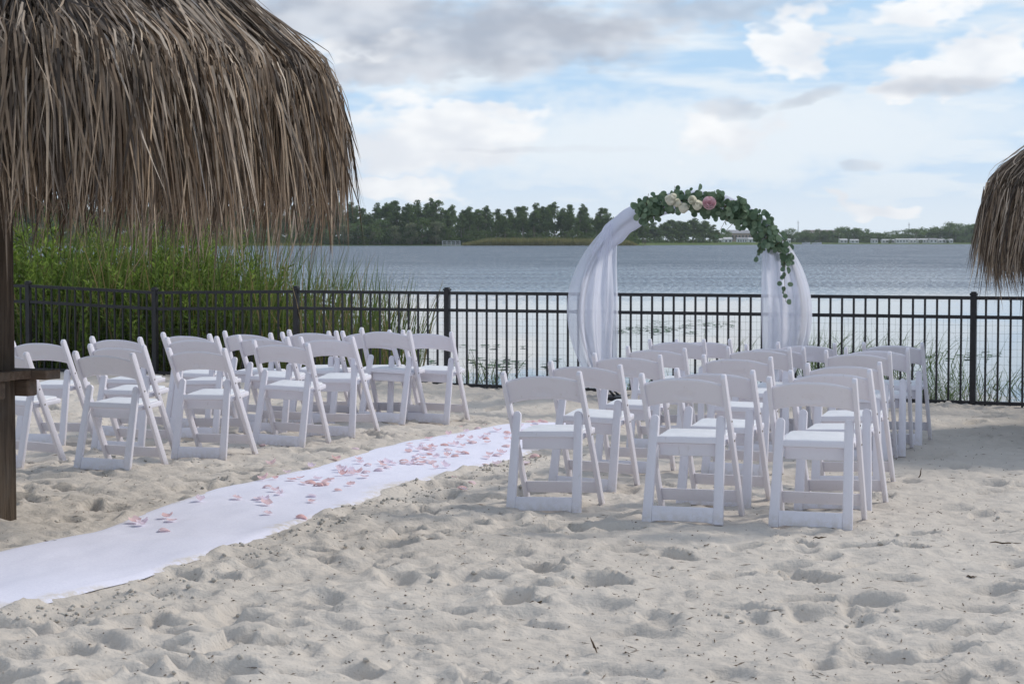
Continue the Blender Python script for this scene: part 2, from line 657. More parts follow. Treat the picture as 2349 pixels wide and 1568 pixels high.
M['moss'] = mat_leaf('mossy_crown', [(0.0, (0.15, 0.19, 0.095)), (0.5, (0.24, 0.27, 0.16)), (1.0, (0.34, 0.35, 0.25))], 0.8, 0.45)
M['bark'] = mat_noise('tree_bark', (0.17, 0.14, 0.115), (0.30, 0.26, 0.22), 4, 0.9, 0.1)
M['mud'] = mat_noise('marsh_soil', (0.045, 0.040, 0.025), (0.090, 0.080, 0.045), 3, 0.95, 0.1, 0.6, 12, 0.05)
M['shore'] = mat_noise('far_shore_grass', (0.070, 0.115, 0.030), (0.12, 0.155, 0.050), 0.05, 0.95, 0.05)
M['twig'] = mat_noise('dry_twig', (0.060, 0.040, 0.026), (0.14, 0.095, 0.06), 40, 0.85, 0.1)
M['clod'] = mat_noise('sand_clod', (0.43, 0.40, 0.355), (0.52, 0.485, 0.44), 60, 0.95, 0.08)


def make_water():
    m, t, out = new_mat('lake_water')
    co = t.new('ShaderNodeTexCoord').outputs['Object']
    sp = t.new('ShaderNodeSeparateXYZ')
    t.l.new(co, sp.inputs[0])
    y = sp.outputs[1]
    # sheltered calm water by the bank, wind ripples out on the lake, in drifting lanes
    lane = t.noise(t.vm('MULTIPLY', co, (0.004, 0.020, 1.0)), 1.0, 4, 0.6)
    far = t.m('LOGARITHM', t.m('MAXIMUM', y, 20.0), 10.0)
    wind = t.ss(t.m('ADD', far, t.m('MULTIPLY', t.m('SUBTRACT', lane, 0.5), 0.9)), 1.62, 2.35)
    def facet(vec, scale, detail):
        nd = t.new('ShaderNodeTexNoise')
        t.put(nd.inputs['Vector'], vec)
        nd.inputs['Scale'].default_value = scale
        nd.inputs['Detail'].default_value = detail
        return t.vm('SUBTRACT', nd.outputs['Color'], (0.5, 0.5, 0.5))
    f1 = facet(t.vm('MULTIPLY', co, (1.1, 1.2, 1.0)), 4.2, 3)
    f2 = facet(t.vm('MULTIPLY', co, (0.30, 0.8, 1.0)), 0.28, 2)
    amp1 = t.m('MULTIPLY_ADD', wind, 1.45, 0.012)
    amp2 = t.m('MULTIPLY_ADD', wind, 0.20, 0.010)
    sc1, sc2 = t.new('ShaderNodeVectorMath', operation='SCALE'), t.new('ShaderNodeVectorMath', operation='SCALE')
    t.put(sc1.inputs[0], f1)
    t.put(sc1.inputs['Scale'], amp1)
    t.put(sc2.inputs[0], f2)
    t.put(sc2.inputs['Scale'], amp2)
    nv_ = t.vm('ADD', t.vm('MULTIPLY', t.vm('ADD', sc1.outputs[0], sc2.outputs[0]), (0.7, 1.0, 0.0)), (0.0, 0.0, 1.0))
    tilt = t.new('ShaderNodeCombineXYZ')            # normals tilted towards the beach to darken the lake's reflection
    t.l.new(t.m('MULTIPLY', wind, -0.20), tilt.inputs[1])
    nrm = t.vm('NORMALIZE', t.vm('ADD', nv_, tilt.outputs[0]))
    p = bsdf(t, out, (0.030, 0.046, 0.068), t.m('MULTIPLY_ADD', wind, 0.08, 0.02), 0.5, nrm)
    p.inputs['IOR'].default_value = 1.333
    return m


M['water'] = make_water()

# ------------------------------------------------------------------ the ground: sand with footprints
FENCE = [(-8.9, 24.6, 1.10, 0.03), (-7.30, 24.05, 1.10, 0.03), (-5.70, 23.46, 1.085, 0.02), (-4.10, 22.85, 1.022, 0.02), (-2.41, 22.24, 1.05, 0.0),
         (-0.70, 21.50, 1.053, -0.02), (1.017, 20.727, 1.058, -0.03), (2.733, 19.953, 1.062, -0.03), (4.45, 19.18, 1.065, -0.03),
         (6.167, 18.407, 1.07, -0.03), (7.88, 17.63, 1.07, -0.03)]
FX = np.array([p[0] for p in FENCE])
FY = np.array([p[1] for p in FENCE])
FZ = np.array([p[3] for p in FENCE])
WATER_Z = -0.35


def fence_dist(x, y):
    """positive on the beach side, roughly metres"""
    yf = np.interp(x, FX, FY)
    return (yf - y) * 0.92


def ground_base(x, y):
    sl = np.clip((x + 1.5) / 3.0, 0, 1)
    z = -(0.006 + 0.008 * sl * sl * (3 - 2 * sl)) * np.clip(y - 11.0, 0, 8.0)
    d = fence_dist(x, y)
    zf = np.interp(x, FX, FZ)
    k = np.clip((2.6 - d) / 2.6, 0, 1)
    k = k * k * (3 - 2 * k)
    z = z * (1 - k) + zf * k
    back = np.clip(-d - 0.10, 0, 3.0)
    left = np.clip((-1.6 - x) / 2.0, 0, 1)
    z = z - back * (0.55 - 0.40 * left)
    return z


# the runner's edges, as seen in the photograph, on the ground
far_e = [(-400, 1373), (0, 1275), (200, 1225), (480, 1130), (700, 1078), (850, 1030), (1000, 993), (1160, 965), (1240, 951)]
near_e = [(-400, 1560), (0, 1425), (130, 1390), (330, 1338), (480, 1282), (720, 1196), (880, 1132), (1060, 1080), (1200, 1034), (1420, 962)]
EA = np.array([pix(a, b, -0.02)[:2] for a, b in far_e])
EB = np.array([pix(a, b, -0.02)[:2] for a, b in near_e])


def resample(P, n):
    s = np.concatenate([[0], np.cumsum(np.linalg.norm(np.diff(P, axis=0), axis=1))])
    t = np.linspace(0, s[-1], n)
    return np.stack([np.interp(t, s, P[:, 0]), np.interp(t, s, P[:, 1])], 1)


NR = 420
EA = resample(EA, NR)
EB = resample(EB, NR)
_axis = (EA[-1] + EB[-1]) / 2 - (EA[0] + EB[0]) / 2
RUN_DIR = _axis / np.linalg.norm(_axis)
RUN_N = np.array([RUN_DIR[1], -RUN_DIR[0]])
RUN_O = (EA[0] + EB[0]) / 2
_sa = (EA - RUN_O) @ RUN_DIR
_na = (EA - RUN_O) @ RUN_N
_sb = (EB - RUN_O) @ RUN_DIR
_nb = (EB - RUN_O) @ RUN_N


def runner_coords(x, y):
    px, py = x - RUN_O[0], y - RUN_O[1]
    s = px * RUN_DIR[0] + py * RUN_DIR[1]
    n = px * RUN_N[0] + py * RUN_N[1]
    na = np.interp(s, _sa, _na)
    nb = np.interp(s, _sb, _nb)
    inside = np.minimum(n - na, nb - n)      # > 0 inside, metres to the nearer edge
    inside = np.minimum(inside, min(_sa[-1], _sb[-1]) + 0.25 - s)
    return s, n, inside


xin = np.arange(-5.6, 5.61, 0.0215)
xo = 5.6 + np.cumsum(0.0215 * 1.11 ** np.arange(1, 58))
xo = xo[xo < 60]
gx = np.concatenate([-xo[::-1], xin, xo])
yv = [5.6]
while yv[-1] < 25.8:
    yv.append(yv[-1] + max(0.013, 0.0021 * yv[-1]))
yb = 5.6 - np.cumsum(0.013 * 1.12 ** np.arange(1, 54))
yb = yb[yb > -45]
gy = np.concatenate([yb[::-1], np.array(yv)])
X, Y = np.meshgrid(gx, gy)
relief = 0.040 * fbm(X * 0.9, Y * 0.9, 3) + (0.020 + 0.020 * np.clip((0.8 - X) / 3.0, 0, 1)) * fbm(X * 3.1 + 5, Y * 2.6, 4, 0.55)
# scuffed footprints: bowls with a pushed-up rim, each one wiping out what lay below
prints = []
for i in range(1500):
    fy_ = 5.2 + 17.0 * random.random() ** 1.25
    hw = 0.30 * fy_ + 0.6
    fx_ = random.uniform(-hw, hw)
    smooth_zone = fx_ > 0.3 and random.random() < 0.42
    if smooth_zone:
        continue
    prints.append((fx_, fy_, random.uniform(0, math.pi) if random.random() < 0.5 else random.gauss(0.15, 0.5), random.uniform(0.085, 0.165), random.uniform(0.045, 0.085),
                   random.uniform(0.022, 0.062)))
for (cx, cy, an, la, lb, dep) in prints:
    r = la * 2.1
    i0, i1 = np.searchsorted(gx, [cx - r, cx + r])
    j0, j1 = np.searchsorted(gy, [cy - r, cy + r])
    if i1 - i0 < 3 or j1 - j0 < 3:
        continue
    xs, ys = X[j0:j1, i0:i1] - cx, Y[j0:j1, i0:i1] - cy
    a = xs * math.cos(an) + ys * math.sin(an)
    b = -xs * math.sin(an) + ys * math.cos(an)
    wob = 1 + 0.35 * vnoise(xs * 14 + cx * 7, ys * 14 + cy * 5)
    q = np.sqrt((a / la) ** 2 + (b / lb) ** 2) * wob
    mdep = np.exp(-q ** 4.5)
    rim = np.exp(-((q - 1.25) / 0.24) ** 2)
    skew = 1 + 0.7 * np.sign(a) * np.clip(np.abs(a) / la, 0, 1)
    rel = relief[j0:j1, i0:i1]
    rel[:] = rel * (1 - 0.65 * mdep) - dep * mdep + 0.24 * dep * rim * skew
# crumbly small relief
relief += 0.019 * fbm(X * 9.5, Y * 8.0, 3, 0.65) * (0.6 + 0.8 * (vnoise(X * 0.8 + 3, Y * 0.8) + 0.5))
lumps = np.clip(fbm(X * 15, Y * 15, 2, 0.6) - 0.12, 0, 1)
relief += 0.045 * lumps * np.clip(vnoise(X * 1.3 + 31, Y * 1.3 + 7) * 3, 0, 1)
# the sand lies flatter under the runner and is kicked over its edges in places
rs, rn, rin = runner_coords(X, Y)
under = np.clip((rin + 0.10) / 0.16, 0, 1)
under = under * under * (3 - 2 * under)
soft = 0.030 * fbm(X * 1.1 + 40, Y * 1.1, 2)
edge_spill = np.clip(1 - np.abs(rin + 0.015) / 0.085, 0, 1) * np.clip(0.35 + 2.4 * vnoise(X * 2.3 + 60, Y * 2.3 + 10) + 1.2 * vnoise(X * 11, Y * 11), 0, 1.3)
relief = relief * (1 - under) + soft * under
RUN_SOFT = soft
Z = ground_base(X, Y) + relief * np.clip((fence_dist(X, Y) + 1.0) / 1.0, 0.2, 1.0)
Zcloth = Z.copy()
Z = Z - 0.006 * under + edge_spill * 0.034
# low sand heaped along the fence
fd = fence_dist(X, Y)
Z += 0.05 * np.exp(-((fd - 0.25) / 0.35) ** 2) * np.clip(0.5 + 1.6 * vnoise(X * 1.1 + 9, Y * 0.5), 0, 1.4)


def sand_z(x, y):
    i = min(max(int(np.searchsorted(gx, x)), 1), len(gx) - 1)
    j = min(max(int(np.searchsorted(gy, y)), 1), len(gy) - 1)
    return float(Z[j - 1:j + 1, i - 1:i + 1].mean())


ny, nx = X.shape
vid = np.arange(nx * ny).reshape(ny, nx)
quads = np.stack([vid[:-1, :-1], vid[:-1, 1:], vid[1:, 1:], vid[1:, :-1]], -1).reshape(-1, 4)
# keep only the beach: nothing of the sheet far behind the fence, where it would run on under the lake
keep = (fd[:-1, :-1] > -1.9).reshape(-1)
sand_me = mesh_np('sand_beach', np.stack([X, Y, Z], -1).reshape(-1, 3), quads[keep], M['sand'], True)
tag(link('sand_beach', sand_me), kind='structure')

# marsh bank under the shrubs and reeds
bx = np.linspace(-40, 0.4, 120)
by = np.linspace(0, 1, 26)
BX, BT = np.meshgrid(bx, by)
yf = np.interp(BX, FX, FY)
depth = 6.5 * np.clip((-0.6 - BX) / 2.2, 0.0, 1.0) + 0.5
BY = yf + 0.30 + BT * depth
BZ = -0.12 - 0.20 * BT ** 0.8 - 0.5 * np.clip(BT - 0.86, 0, 1) / 0.14 + 0.10 * fbm(BX * 1.3, BY * 1.3, 3)
vid = np.arange(BX.size).reshape(BX.shape)
q = np.stack([vid[:-1, :-1], vid[:-1, 1:], vid[1:, 1:], vid[1:, :-1]], -1).reshape(-1, 4)
tag(link('marsh_bank', mesh_np('marsh_bank', np.stack([BX, BY, BZ], -1).reshape(-1, 3), q, M['mud'], True)), kind='structure')

# lake
wv = [(-3000, 18.5, WATER_Z), (3000, 18.5, WATER_Z), (3000, 2600, WATER_Z), (-3000, 2600, WATER_Z)]
tag(link('lake', mesh_np('lake', wv, [(0, 1, 2, 3)], M['water'])), kind='structure')

# far shore: low land with a gently uneven waterline
SH = [(-900, 760), (-400, 800), (-290, 820), (-235, 900), (-190, 950), (-120, 968), (0, 975), (40, 985), (66, 1010), (75, 1120), (120, 1180), (165, 1250), (190, 1600), (330, 1640), (520, 1600), (900, 1500)]
sx = np.array([p[0] for p in SH], float)
sy = np.array([p[1] for p in SH], float)
hx = np.linspace(-900, 900, 360)
shore_y = np.interp(hx, sx, sy) + 6 * fbm(hx * 0.03, hx * 0, 3)
rows = [(-3, -1.2), (0, 0.15), (12, 0.7), (60, 1.2), (200, 2.0), (900, 3.0)]
V = [[(hx[i], shore_y[i] + o, WATER_Z + h) for i in range(len(hx))] for o, h in rows]
vid = np.arange(len(hx) * len(rows)).reshape(len(rows), len(hx))
q = np.stack([vid[:-1, :-1], vid[:-1, 1:], vid[1:, 1:], vid[1:, :-1]], -1).reshape(-1, 4)
tag(link('far_shore', mesh_np('far_shore', np.array(V).reshape(-1, 3), q, M['shore'], True)), kind='structure')


def shore_at(x):
    return float(np.interp(x, hx, shore_y))


# ------------------------------------------------------------------ metal fence
fence = empty('metal_fence', (FENCE[5][0], FENCE[5][1], 0))
tag(fence, 'black metal picket fence with wire mesh between the sand and the lake', 'fence')
forg = fence.location.copy()
post_me = bm_mesh('post', box_bm(-0.029, 0.029, -0.029, 0.029, 0, 1, 0.003), M['black_metal'])
cap_bm = box_bm(-0.035, 0.035, -0.035, 0.035, 0, 0.022, 0.004)
pb = box_bm(-0.027, 0.027, -0.027, 0.027, 0.022, 0.036, 0.006)
tmp = bpy.data.meshes.new('tmp')
pb.to_mesh(tmp)
pb.free()
cap_bm.from_mesh(tmp)
cap_me = bm_mesh('cap', cap_bm, M['black_metal'])
picket_me = bm_mesh('picket', box_bm(-0.0095, 0.0095, -0.0095, 0.0095, 0, 1, 0.0), M['black_metal'])
rail_me = bm_mesh('rail', box_bm(0, 1, -0.0165, 0.0165, -0.017, 0.017, 0.0), M['black_metal'])
for (x, y, zt, zg) in FENCE:
    p = link('post', post_me, fence, Vector((x, y, zg - 0.25)) - forg, (0, 0, math.radians(-24)), (1, 1, zt - 0.03 - zg + 0.25))
    c = link('cap', cap_me, p, (0, 0, 1.0), None, (1, 1, 1 / (zt - 0.03 - zg + 0.25)))
wire_parts = []
for i in range(len(FENCE) - 1):
    a, b = FENCE[i], FENCE[i + 1]
    A, B = Vector((a[0], a[1], 0)), Vector((b[0], b[1], 0))
    L = (B - A).length
    ang = math.atan2(B.y - A.y, B.x - A.x)
    tops = (a[2] - 0.055, b[2] - 0.055)
    lows = (a[3] + 0.03, b[3] + 0.03)
    for off in (0.0, -0.185, None):
        z0, z1 = (tops[0] + off, tops[1] + off) if off is not None else lows
        sl = math.atan2(z1 - z0, L)
        r = link('rail', rail_me, fence, Vector((A.x, A.y, z0)) - forg, (0, -sl, ang), (L / math.cos(sl), 1, 1))
    n = 15
    for k in range(1, n + 1):
        t = k / (n + 1)
        P = A.lerp(B, t)
        zt = tops[0] * (1 - t) + tops[1] * t
        zb = lows[0] * (1 - t) + lows[1] * t - 0.05
        link('picket', picket_me, fence, Vector((P.x, P.y, zb)) - forg, (0, 0, ang), (1, 1, zt + 0.004 - zb))
    # welded wire on the lake side
    nrm = Vector((-math.sin(ang), math.cos(ang), 0)) * 0.018
    zt0 = min(tops) - 0.19
    zb0 = min(lows) - 0.03
    cols = int(L / 0.058)
    for k in range(cols + 1):
        P = A.lerp(B, k / cols) + nrm
        wb = random.uniform(-0.004, 0.004)
        wire_parts.append(tube_np([(P.x - forg.x, P.y - forg.y, zb0), (P.x + wb - forg.x, P.y - forg.y, (zb0 + zt0) / 2), (P.x - forg.x, P.y - forg.y, zt0)], 0.0011, 3))
    nrow = int((zt0 - zb0) / 0.075)
    for k in range(nrow + 1):
        z = zt0 - k * 0.075
        path = []
        for s in range(9):
            P = A.lerp(B, s / 8) + nrm * 1.1
            path.append((P.x - forg.x, P.y - forg.y, z + random.uniform(-0.004, 0.004)))
        wire_parts.append(tube_np(path, 0.0011, 3))
v, f = join_np(wire_parts)
tag(link('wire_mesh', mesh_np('wire_mesh', v, f, M['wire']), fence), kind='stuff')

# ------------------------------------------------------------------ folding chair (faces +Y, rear feet at y = 0)
HC = 0.230                       # half distance between the long side legs


def round_top(w, h, n=7, taper=1.0):
    """outline of an upright bar of width w from 0 to h with a rounded top"""
    pts = [(-w / 2, 0), (w / 2, 0), (w / 2 * taper, h - w / 2 * taper)]
    r = w / 2 * taper
    for i in range(1, n):
        t = math.pi * i / n
        pts.append((r * math.cos(t), h - r + r * math.sin(t)))
    pts.append((-w / 2 * taper, h - r))
    return pts


LT, LBy = Vector((0, 0.0, 0.80)), Vector((0, 0.45, 0.0))
ldir = (LT - LBy).normalized()
lper = Vector((0, ldir.z, -ldir.y))
llen = (LT - LBy).length + 0.02


def long_leg(sx):
    def fn(u, v, d):
        p = LBy + ldir * v + lper * u
        if v < 0.001:                      # horizontal cut at the sand
            k = -p.z / ldir.z
            p = p + ldir * k
        return (sx * (HC + d), p.y, p.z)
    return bm_mesh('leg', prism(round_top(0.050, llen), fn, -0.013, 0.013, 0.005), M['resin'], 35)


RT, RB = Vector((0, 0.125, 0.585)), Vector((0, 0.0, 0.0))
rdir = (RT - RB).normalized()
rper = Vector((0, rdir.z, -rdir.y))
rlen = (RT - RB).length


def rear_map(x0, x1):
    def fn(u, v, d):
        t = v / rlen
        p = RB + rdir * v + rper * d
        return (x0 + (x1 - x0) * t + u, p.y, p.z)
    return fn


def rear_leg(sx):
    return bm_mesh('leg', prism(round_top(0.056, rlen, 8, 0.88), rear_map(sx * 0.200, sx * 0.186), -0.014, 0.014, 0.006), M['resin'], 35)


def rear_bar(h0, h1, bow):
    xa = 0.172
    pts = [(-xa, h0), (-xa * 0.80, h0 + bow), (xa * 0.80, h0 + bow), (xa, h0), (xa, h1), (xa - 0.012, h1), (-xa + 0.012, h1), (-xa, h1)]
    return prism(pts, rear_map(0, 0), -0.011, 0.011, 0.004)


def backrest_mesh():
    nu, nv = 36, 14
    V, Fc = [], []
    for side in (0, 1):
        for j in range(nv + 1):
            for i in range(nu + 1):
                u = -1 + 2 * i / nu
                x = u * (HC - 0.010)
                arch = (1 - abs(u) ** 2.4)
                zt = 0.762 + 0.032 * arch
                zb = 0.630 + 0.028 * arch
                t = j / nv
                z = zb + (zt - zb) * t
                e = min(t, 1 - t) * 2
                thick = 0.009 * min(1.0, (e * 6) ** 0.5 + 0.05)
                y = 0.45 * (1 - z / 0.80) - 0.014 * (1 - u * u)
                dent = 0
                ex, ez = x / 0.052, (z - 0.700) / 0.017
                qq = (abs(ex) ** 4 + abs(ez) ** 4) ** 0.25
                if side == 0:
                    dent = 0.006 * max(0.0, min(1.0, (1.15 - qq) / 0.3))
                V.append((x, y + (-thick + dent if side == 0 else thick), z))
    n1 = (nu + 1) * (nv + 1)
    for j in range(nv):
        for i in range(nu):
            a = j * (nu + 1) + i
            Fc.append((a, a + 1, a + nu + 2, a + nu + 1))
            a += n1
            Fc.append((a, a + nu + 1, a + nu + 2, a + 1))
    for j in (0, nv):
        for i in range(nu):
            a = j * (nu + 1) + i
            Fc.append((a, a + n1, a + n1 + 1, a + 1) if j == 0 else (a, a + 1, a + n1 + 1, a + n1))
    return mesh_np('backrest', V, Fc, M['resin'], True)


def seat_meshes():
    xw, y0, y1 = 0.205, 0.128, 0.445
    z0, z1 = 0.448, 0.476

    def zat(y):
        return z0 + (z1 - z0) * (y - y0) / (y1 - y0)
    pts = []
    r = 0.045
    for cx, cy, a0 in ((xw - 0.012, y0 + 0.012, -90), (xw - r, y1 - r, 0), (-xw + r, y1 - r, 90), (-xw + 0.012, y0 + 0.012, 180)):
        rr = r if cy > 0.2 else 0.012
        for k in range(5):
            a = math.radians(a0 + 22.5 * k)
            pts.append((cx + rr * math.cos(a), cy + rr * math.sin(a)))
    seat = bm_mesh('seat', prism(pts, lambda u, v, d: (u, v, zat(v) + d), -0.030, 0.0, 0.005), M['resin'], 35)
    p2 = [(u * 0.90, 0.262 + (v - 0.262) * 0.88) for u, v in pts]
    bm = prism(p2, lambda u, v, d: (u, v, zat(v) + d), -0.004, 0.017, 0.011, 3)
    pad = bm_mesh('seat_pad', bm, M['pad'], 60)
    return seat, pad


CH = {}
CH['legL'], CH['legR'] = long_leg(-1), long_leg(1)
CH['rlL'], CH['rlR'] = rear_leg(-1), rear_leg(1)
CH['back'] = backrest_mesh()
CH['seat'], CH['pad'] = seat_meshes()
CH['bar'] = bm_mesh('crossbar', rear_bar(0.442, 0.478, 0.0), M['resin'], 35)
CH['foot'] = bm_mesh('foot_rail', rear_bar(0.004, 0.094, 0.008), M['resin'], 35)
CH['apron'] = bm_mesh('seat_apron', box_bm(-0.160, 0.160, 0.118, 0.136, 0.362, 0.436, 0.005, 2), M['resin'], 35)
CH['stretch'] = bm_mesh('stretcher', prism([(0.085, -0.0095), (0.155, -0.0095), (0.155, 0.0095), (0.085, 0.0095)],
                        lambda u, v, d: (d, 0.45 * (1 - u / 0.8) + v, u), -HC + 0.012, HC - 0.012, 0.004), M['resin'], 35)
bb = bmesh.new()
bmesh.ops.create_cone(bb, cap_ends=True, segments=10, radius1=0.0065, radius2=0.005, depth=0.005)
for vv in bb.verts:
    vv.co = Vector((vv.co.z, vv.co.x, vv.co.y))
CH['bolt'] = bm_mesh('bolt', bb, M['bolt'], 40)
# moulded mark on the foot rail: two letters in a rounded frame
tcu = bpy.data.curves.new('mark', 'FONT')
tcu.body = 'PS'
tcu.size = 0.050
tcu.align_x = 'CENTER'
tcu.align_y = 'CENTER'
tcu.extrude = 0.0009
tcu.resolution_u = 3
to = bpy.data.objects.new('mark_tmp', tcu)
COL.objects.link(to)
dg = bpy.context.evaluated_depsgraph_get()
mk = bpy.data.meshes.new_from_object(to.evaluated_get(dg))
bpy.data.objects.remove(to)
mbm = bmesh.new()
mbm.from_mesh(mk)


def rr_pts(w, h, r):
    P = []
    for cx, cy, a0 in ((w - r, -h + r, -90), (w - r, h - r, 0), (-w + r, h - r, 90), (-w + r, -h + r, 180)):
        for k in range(4):
            a = math.radians(a0 + 30 * k)
            P.append((cx + r * math.cos(a), cy + r * math.sin(a)))
    return P


o_, i_ = rr_pts(0.052, 0.027, 0.010), rr_pts(0.0495, 0.0245, 0.008)
vo = [mbm.verts.new((a, b, 0.0009)) for a, b in o_]
vi = [mbm.verts.new((a, b, 0.0009)) for a, b in i_]
for k in range(len(vo)):
    j = (k + 1) % len(vo)
    mbm.faces.new((vo[k], vo[j], vi[j], vi[k]))
for vv in mbm.verts:
    u, w_, d_ = vv.co
    p = RB + rdir * (0.052 + w_) - rper * (0.0112 + d_)
    vv.co = Vector((0.075 + u, p.y, p.z))
CH['mark'] = bm_mesh('emblem', mbm, M['resin'])


def chair_proto():
    t = empty('folding_chair')
    link('leg', CH['legL'], t)
    link('leg', CH['legR'], t)
    link('leg', CH['rlL'], t)
    link('leg', CH['rlR'], t)
    link('backrest', CH['back'], t)
    s = link('seat', CH['seat'], t)
    link('seat_pad', CH['pad'], s)
    link('crossbar', CH['bar'], t)
    fr = link('foot_rail', CH['foot'], t)
    link('emblem', CH['mark'], fr)
    link('seat_apron', CH['apron'], t)
    link('stretcher', CH['stretch'], t)
    for sx in (-1, 1):
        for z in (0.555, 0.445):
            link('bolt', CH['bolt'], t, (sx * (HC + 0.014), 0.45 * (1 - z / 0.8), z))
    return t


def copy_tree(o, parent=None):
    c = o.copy()
    COL.objects.link(c)
    c.parent = parent
    for ch in [x for x in o.children]:
        copy_tree(ch, c)
    return c


# tops of the two back posts of every chair in the photograph; rows counted from the fence
RIGHT = {  # (row from fence, seat): (xl, yl, xr, yr)
    (6, 'aisle'): (1155, 847, 1338, 849), (5, 'aisle'): (1250, 828, 1418, 831), (4, 'aisle'): (1356, 814, 1512, 815),
    (3, 'aisle'): (1429, 787, 1572, 791), (2, 'aisle'): (1487, 778, 1621, 778), (1, 'aisle'): (1553, 775, 1680, 779),
    (6, 'middle'): (1470, 861, 1663, 863), (5, 'middle'): (1548, 837, 1727, 851), (4, 'middle'): (1604, 813, 1765, 819),
    (3, 'middle'): (1666, 796, 1816, 799), (2, 'middle'): (1702, 782, 1839, 790), (1, 'middle'): (1786, 778, 1914, 788),
    (6, 'outer'): (1762, 861, 1962, 869), (5, 'outer'): (1820, 845, 2006, 851), (4, 'outer'): (1860, 825, 2028, 829),
    (3, 'outer'): (1891, 799, 2042, 804), (2, 'outer'): (1938, 793, 2081, 799), (1, 'outer'): (1986, 784, 2117, 789)}
LEFT = {
    (6, 'aisle'): (165, 805, 293, 808), (5, 'aisle'): (391, 788, 514, 794), (4, 'aisle'): (573, 776, 697, 782),
    (3, 'aisle'): (695, 770, 812, 771), (2, 'aisle'): (818, 758, 927, 758), (1, 'aisle'): (922, 757, 1026, 754),
    (6, 'middle'): (-76, 797, 53, 802), (5, 'middle'): (206, 784, 323, 788), (4, 'middle'): (383, 772, 499, 775),
    (3, 'middle'): (543, 764, 657, 767), (2, 'middle'): (659, 756, 765, 759), (1, 'middle'): (796, 753, 895, 757),
    (5, 'outer'): (30, 775, 143, 785), (4, 'outer'): (208, 768, 317, 773), (3, 'outer'): (373, 760, 478, 764),
    (2, 'outer'): (508, 753, 609, 756), (1, 'outer'): (660, 748, 755, 756)}
ORD = {1: 'row nearest the fence', 2: 'second row from the fence', 3: 'third row from the fence', 4: 'fourth row from the fence', 5: 'fifth row from the fence', 6: 'row farthest from the fence'}
SEAT = {'aisle': 'aisle seat', 'middle': 'middle seat', 'outer': 'outermost seat'}
proto = chair_proto()
first = True
CHAIRS = []
for side, table in (('arch', RIGHT), ('hut', LEFT)):
    for (row, seat), (xl, yl, xr, yr) in table.items():
        xm, ym = (xl + xr) / 2, (yl + yr) / 2
        d = 0.565 / ((ym - HORIZON) / F - 0.015) if side == 'arch' else 0.664 / ((ym - HORIZON) / F - 0.006)
        d = min(d, 19.4)
        x = (xm - 1174) / F * d
        yaw = (19.0 if side == 'arch' else 21.5) + random.uniform(-2.2, 2.2)
        if side == 'hut' and row == 6:
            yaw += 3
        ca, sa = math.cos(math.radians(yaw)), math.sin(math.radians(yaw))
        feet = []
        for lx, ly in ((-HC, 0.43), (HC, 0.43), (-0.2, 0.0), (0.2, 0.0), (0, 0)):
            feet.append((sand_z(x + lx * ca + ly * sa, d - lx * sa + ly * ca), lx, ly))
        A_ = np.array([[1, lx, ly] for _, lx, ly in feet])
        sol, *_ = np.linalg.lstsq(A_, np.array([q_[0] for q_ in feet]), rcond=None)
        o = proto if first else copy_tree(proto)
        first = False
        o.location = (x, d, float(sol[0]) - 0.004)
        rx = max(-0.045, min(0.045, math.atan(float(sol[2])) * 0.7))
        ry = max(-0.035, min(0.035, -math.atan(float(sol[1])) * 0.7))
        o.rotation_euler = (rx, ry, -math.radians(yaw))
        where = 'arch block of chairs' if side == 'arch' else 'hut and reed block of chairs'
        tag(o, 'white folding chair, %s, %s, %s' % ('block by the arch' if side == 'arch' else 'block by the wooden post', ORD[row], SEAT[seat]),
            'chair', 'white folding chairs set out in two blocks')
        CHAIRS.append((x, d, yaw))

# ------------------------------------------------------------------ aisle runner
NC = 34
RV, RE = [], []
for i in range(NR):
    for j in range(NC + 1):
        t = j / NC
        p = EA[i] * (1 - t) + EB[i] * t
        RV.append((p[0], p[1]))
        RE.append(abs(2 * t - 1) ** 6)
RV = np.array(RV)
base = ground_base(RV[:, 0], RV[:, 1]) + 0.030 * fbm(RV[:, 0] * 1.1 + 40, RV[:, 1] * 1.1, 2)
s_, n_, in_ = runner_coords(RV[:, 0], RV[:, 1])
rip = 0.018 * np.clip(fbm(s_ * 1.6, n_ * 3.4 + 20, 3), -0.3, 1) + 0.012 * np.clip(vnoise(s_ * 2.2 - n_ * 2.5, n_ * 0.8 + 4), 0, 1)
lift = 0.004 * np.clip(vnoise(s_ * 1.7, n_ * 0 + 3) * 2, 0, 1) * np.clip(1 - in_ / 0.12, 0, 1) * (n_ > 0)
RZ = base + 0.007 + rip * np.clip(in_ / 0.15, 0.05, 1) + lift - 0.016 * np.clip(1 - in_ / 0.035, 0, 1)
vid = np.arange(NR * (NC + 1)).reshape(NR, NC + 1)
q = np.stack([vid[:-1, :-1], vid[:-1, 1:], vid[1:, 1:], vid[1:, :-1]], -1).reshape(-1, 4)
ro = link('aisle_runner', mesh_np('aisle_runner', np.stack([RV[:, 0], RV[:, 1], RZ], -1), q, M['runner'], True, {'edge': RE}))
tag(ro, 'white fabric aisle runner laid across the sand towards the arch', 'runner')


def runner_z(x, y):
    k = int(np.argmin((RV[:, 0] - x) ** 2 + (RV[:, 1] - y) ** 2))
    return float(RZ[k])


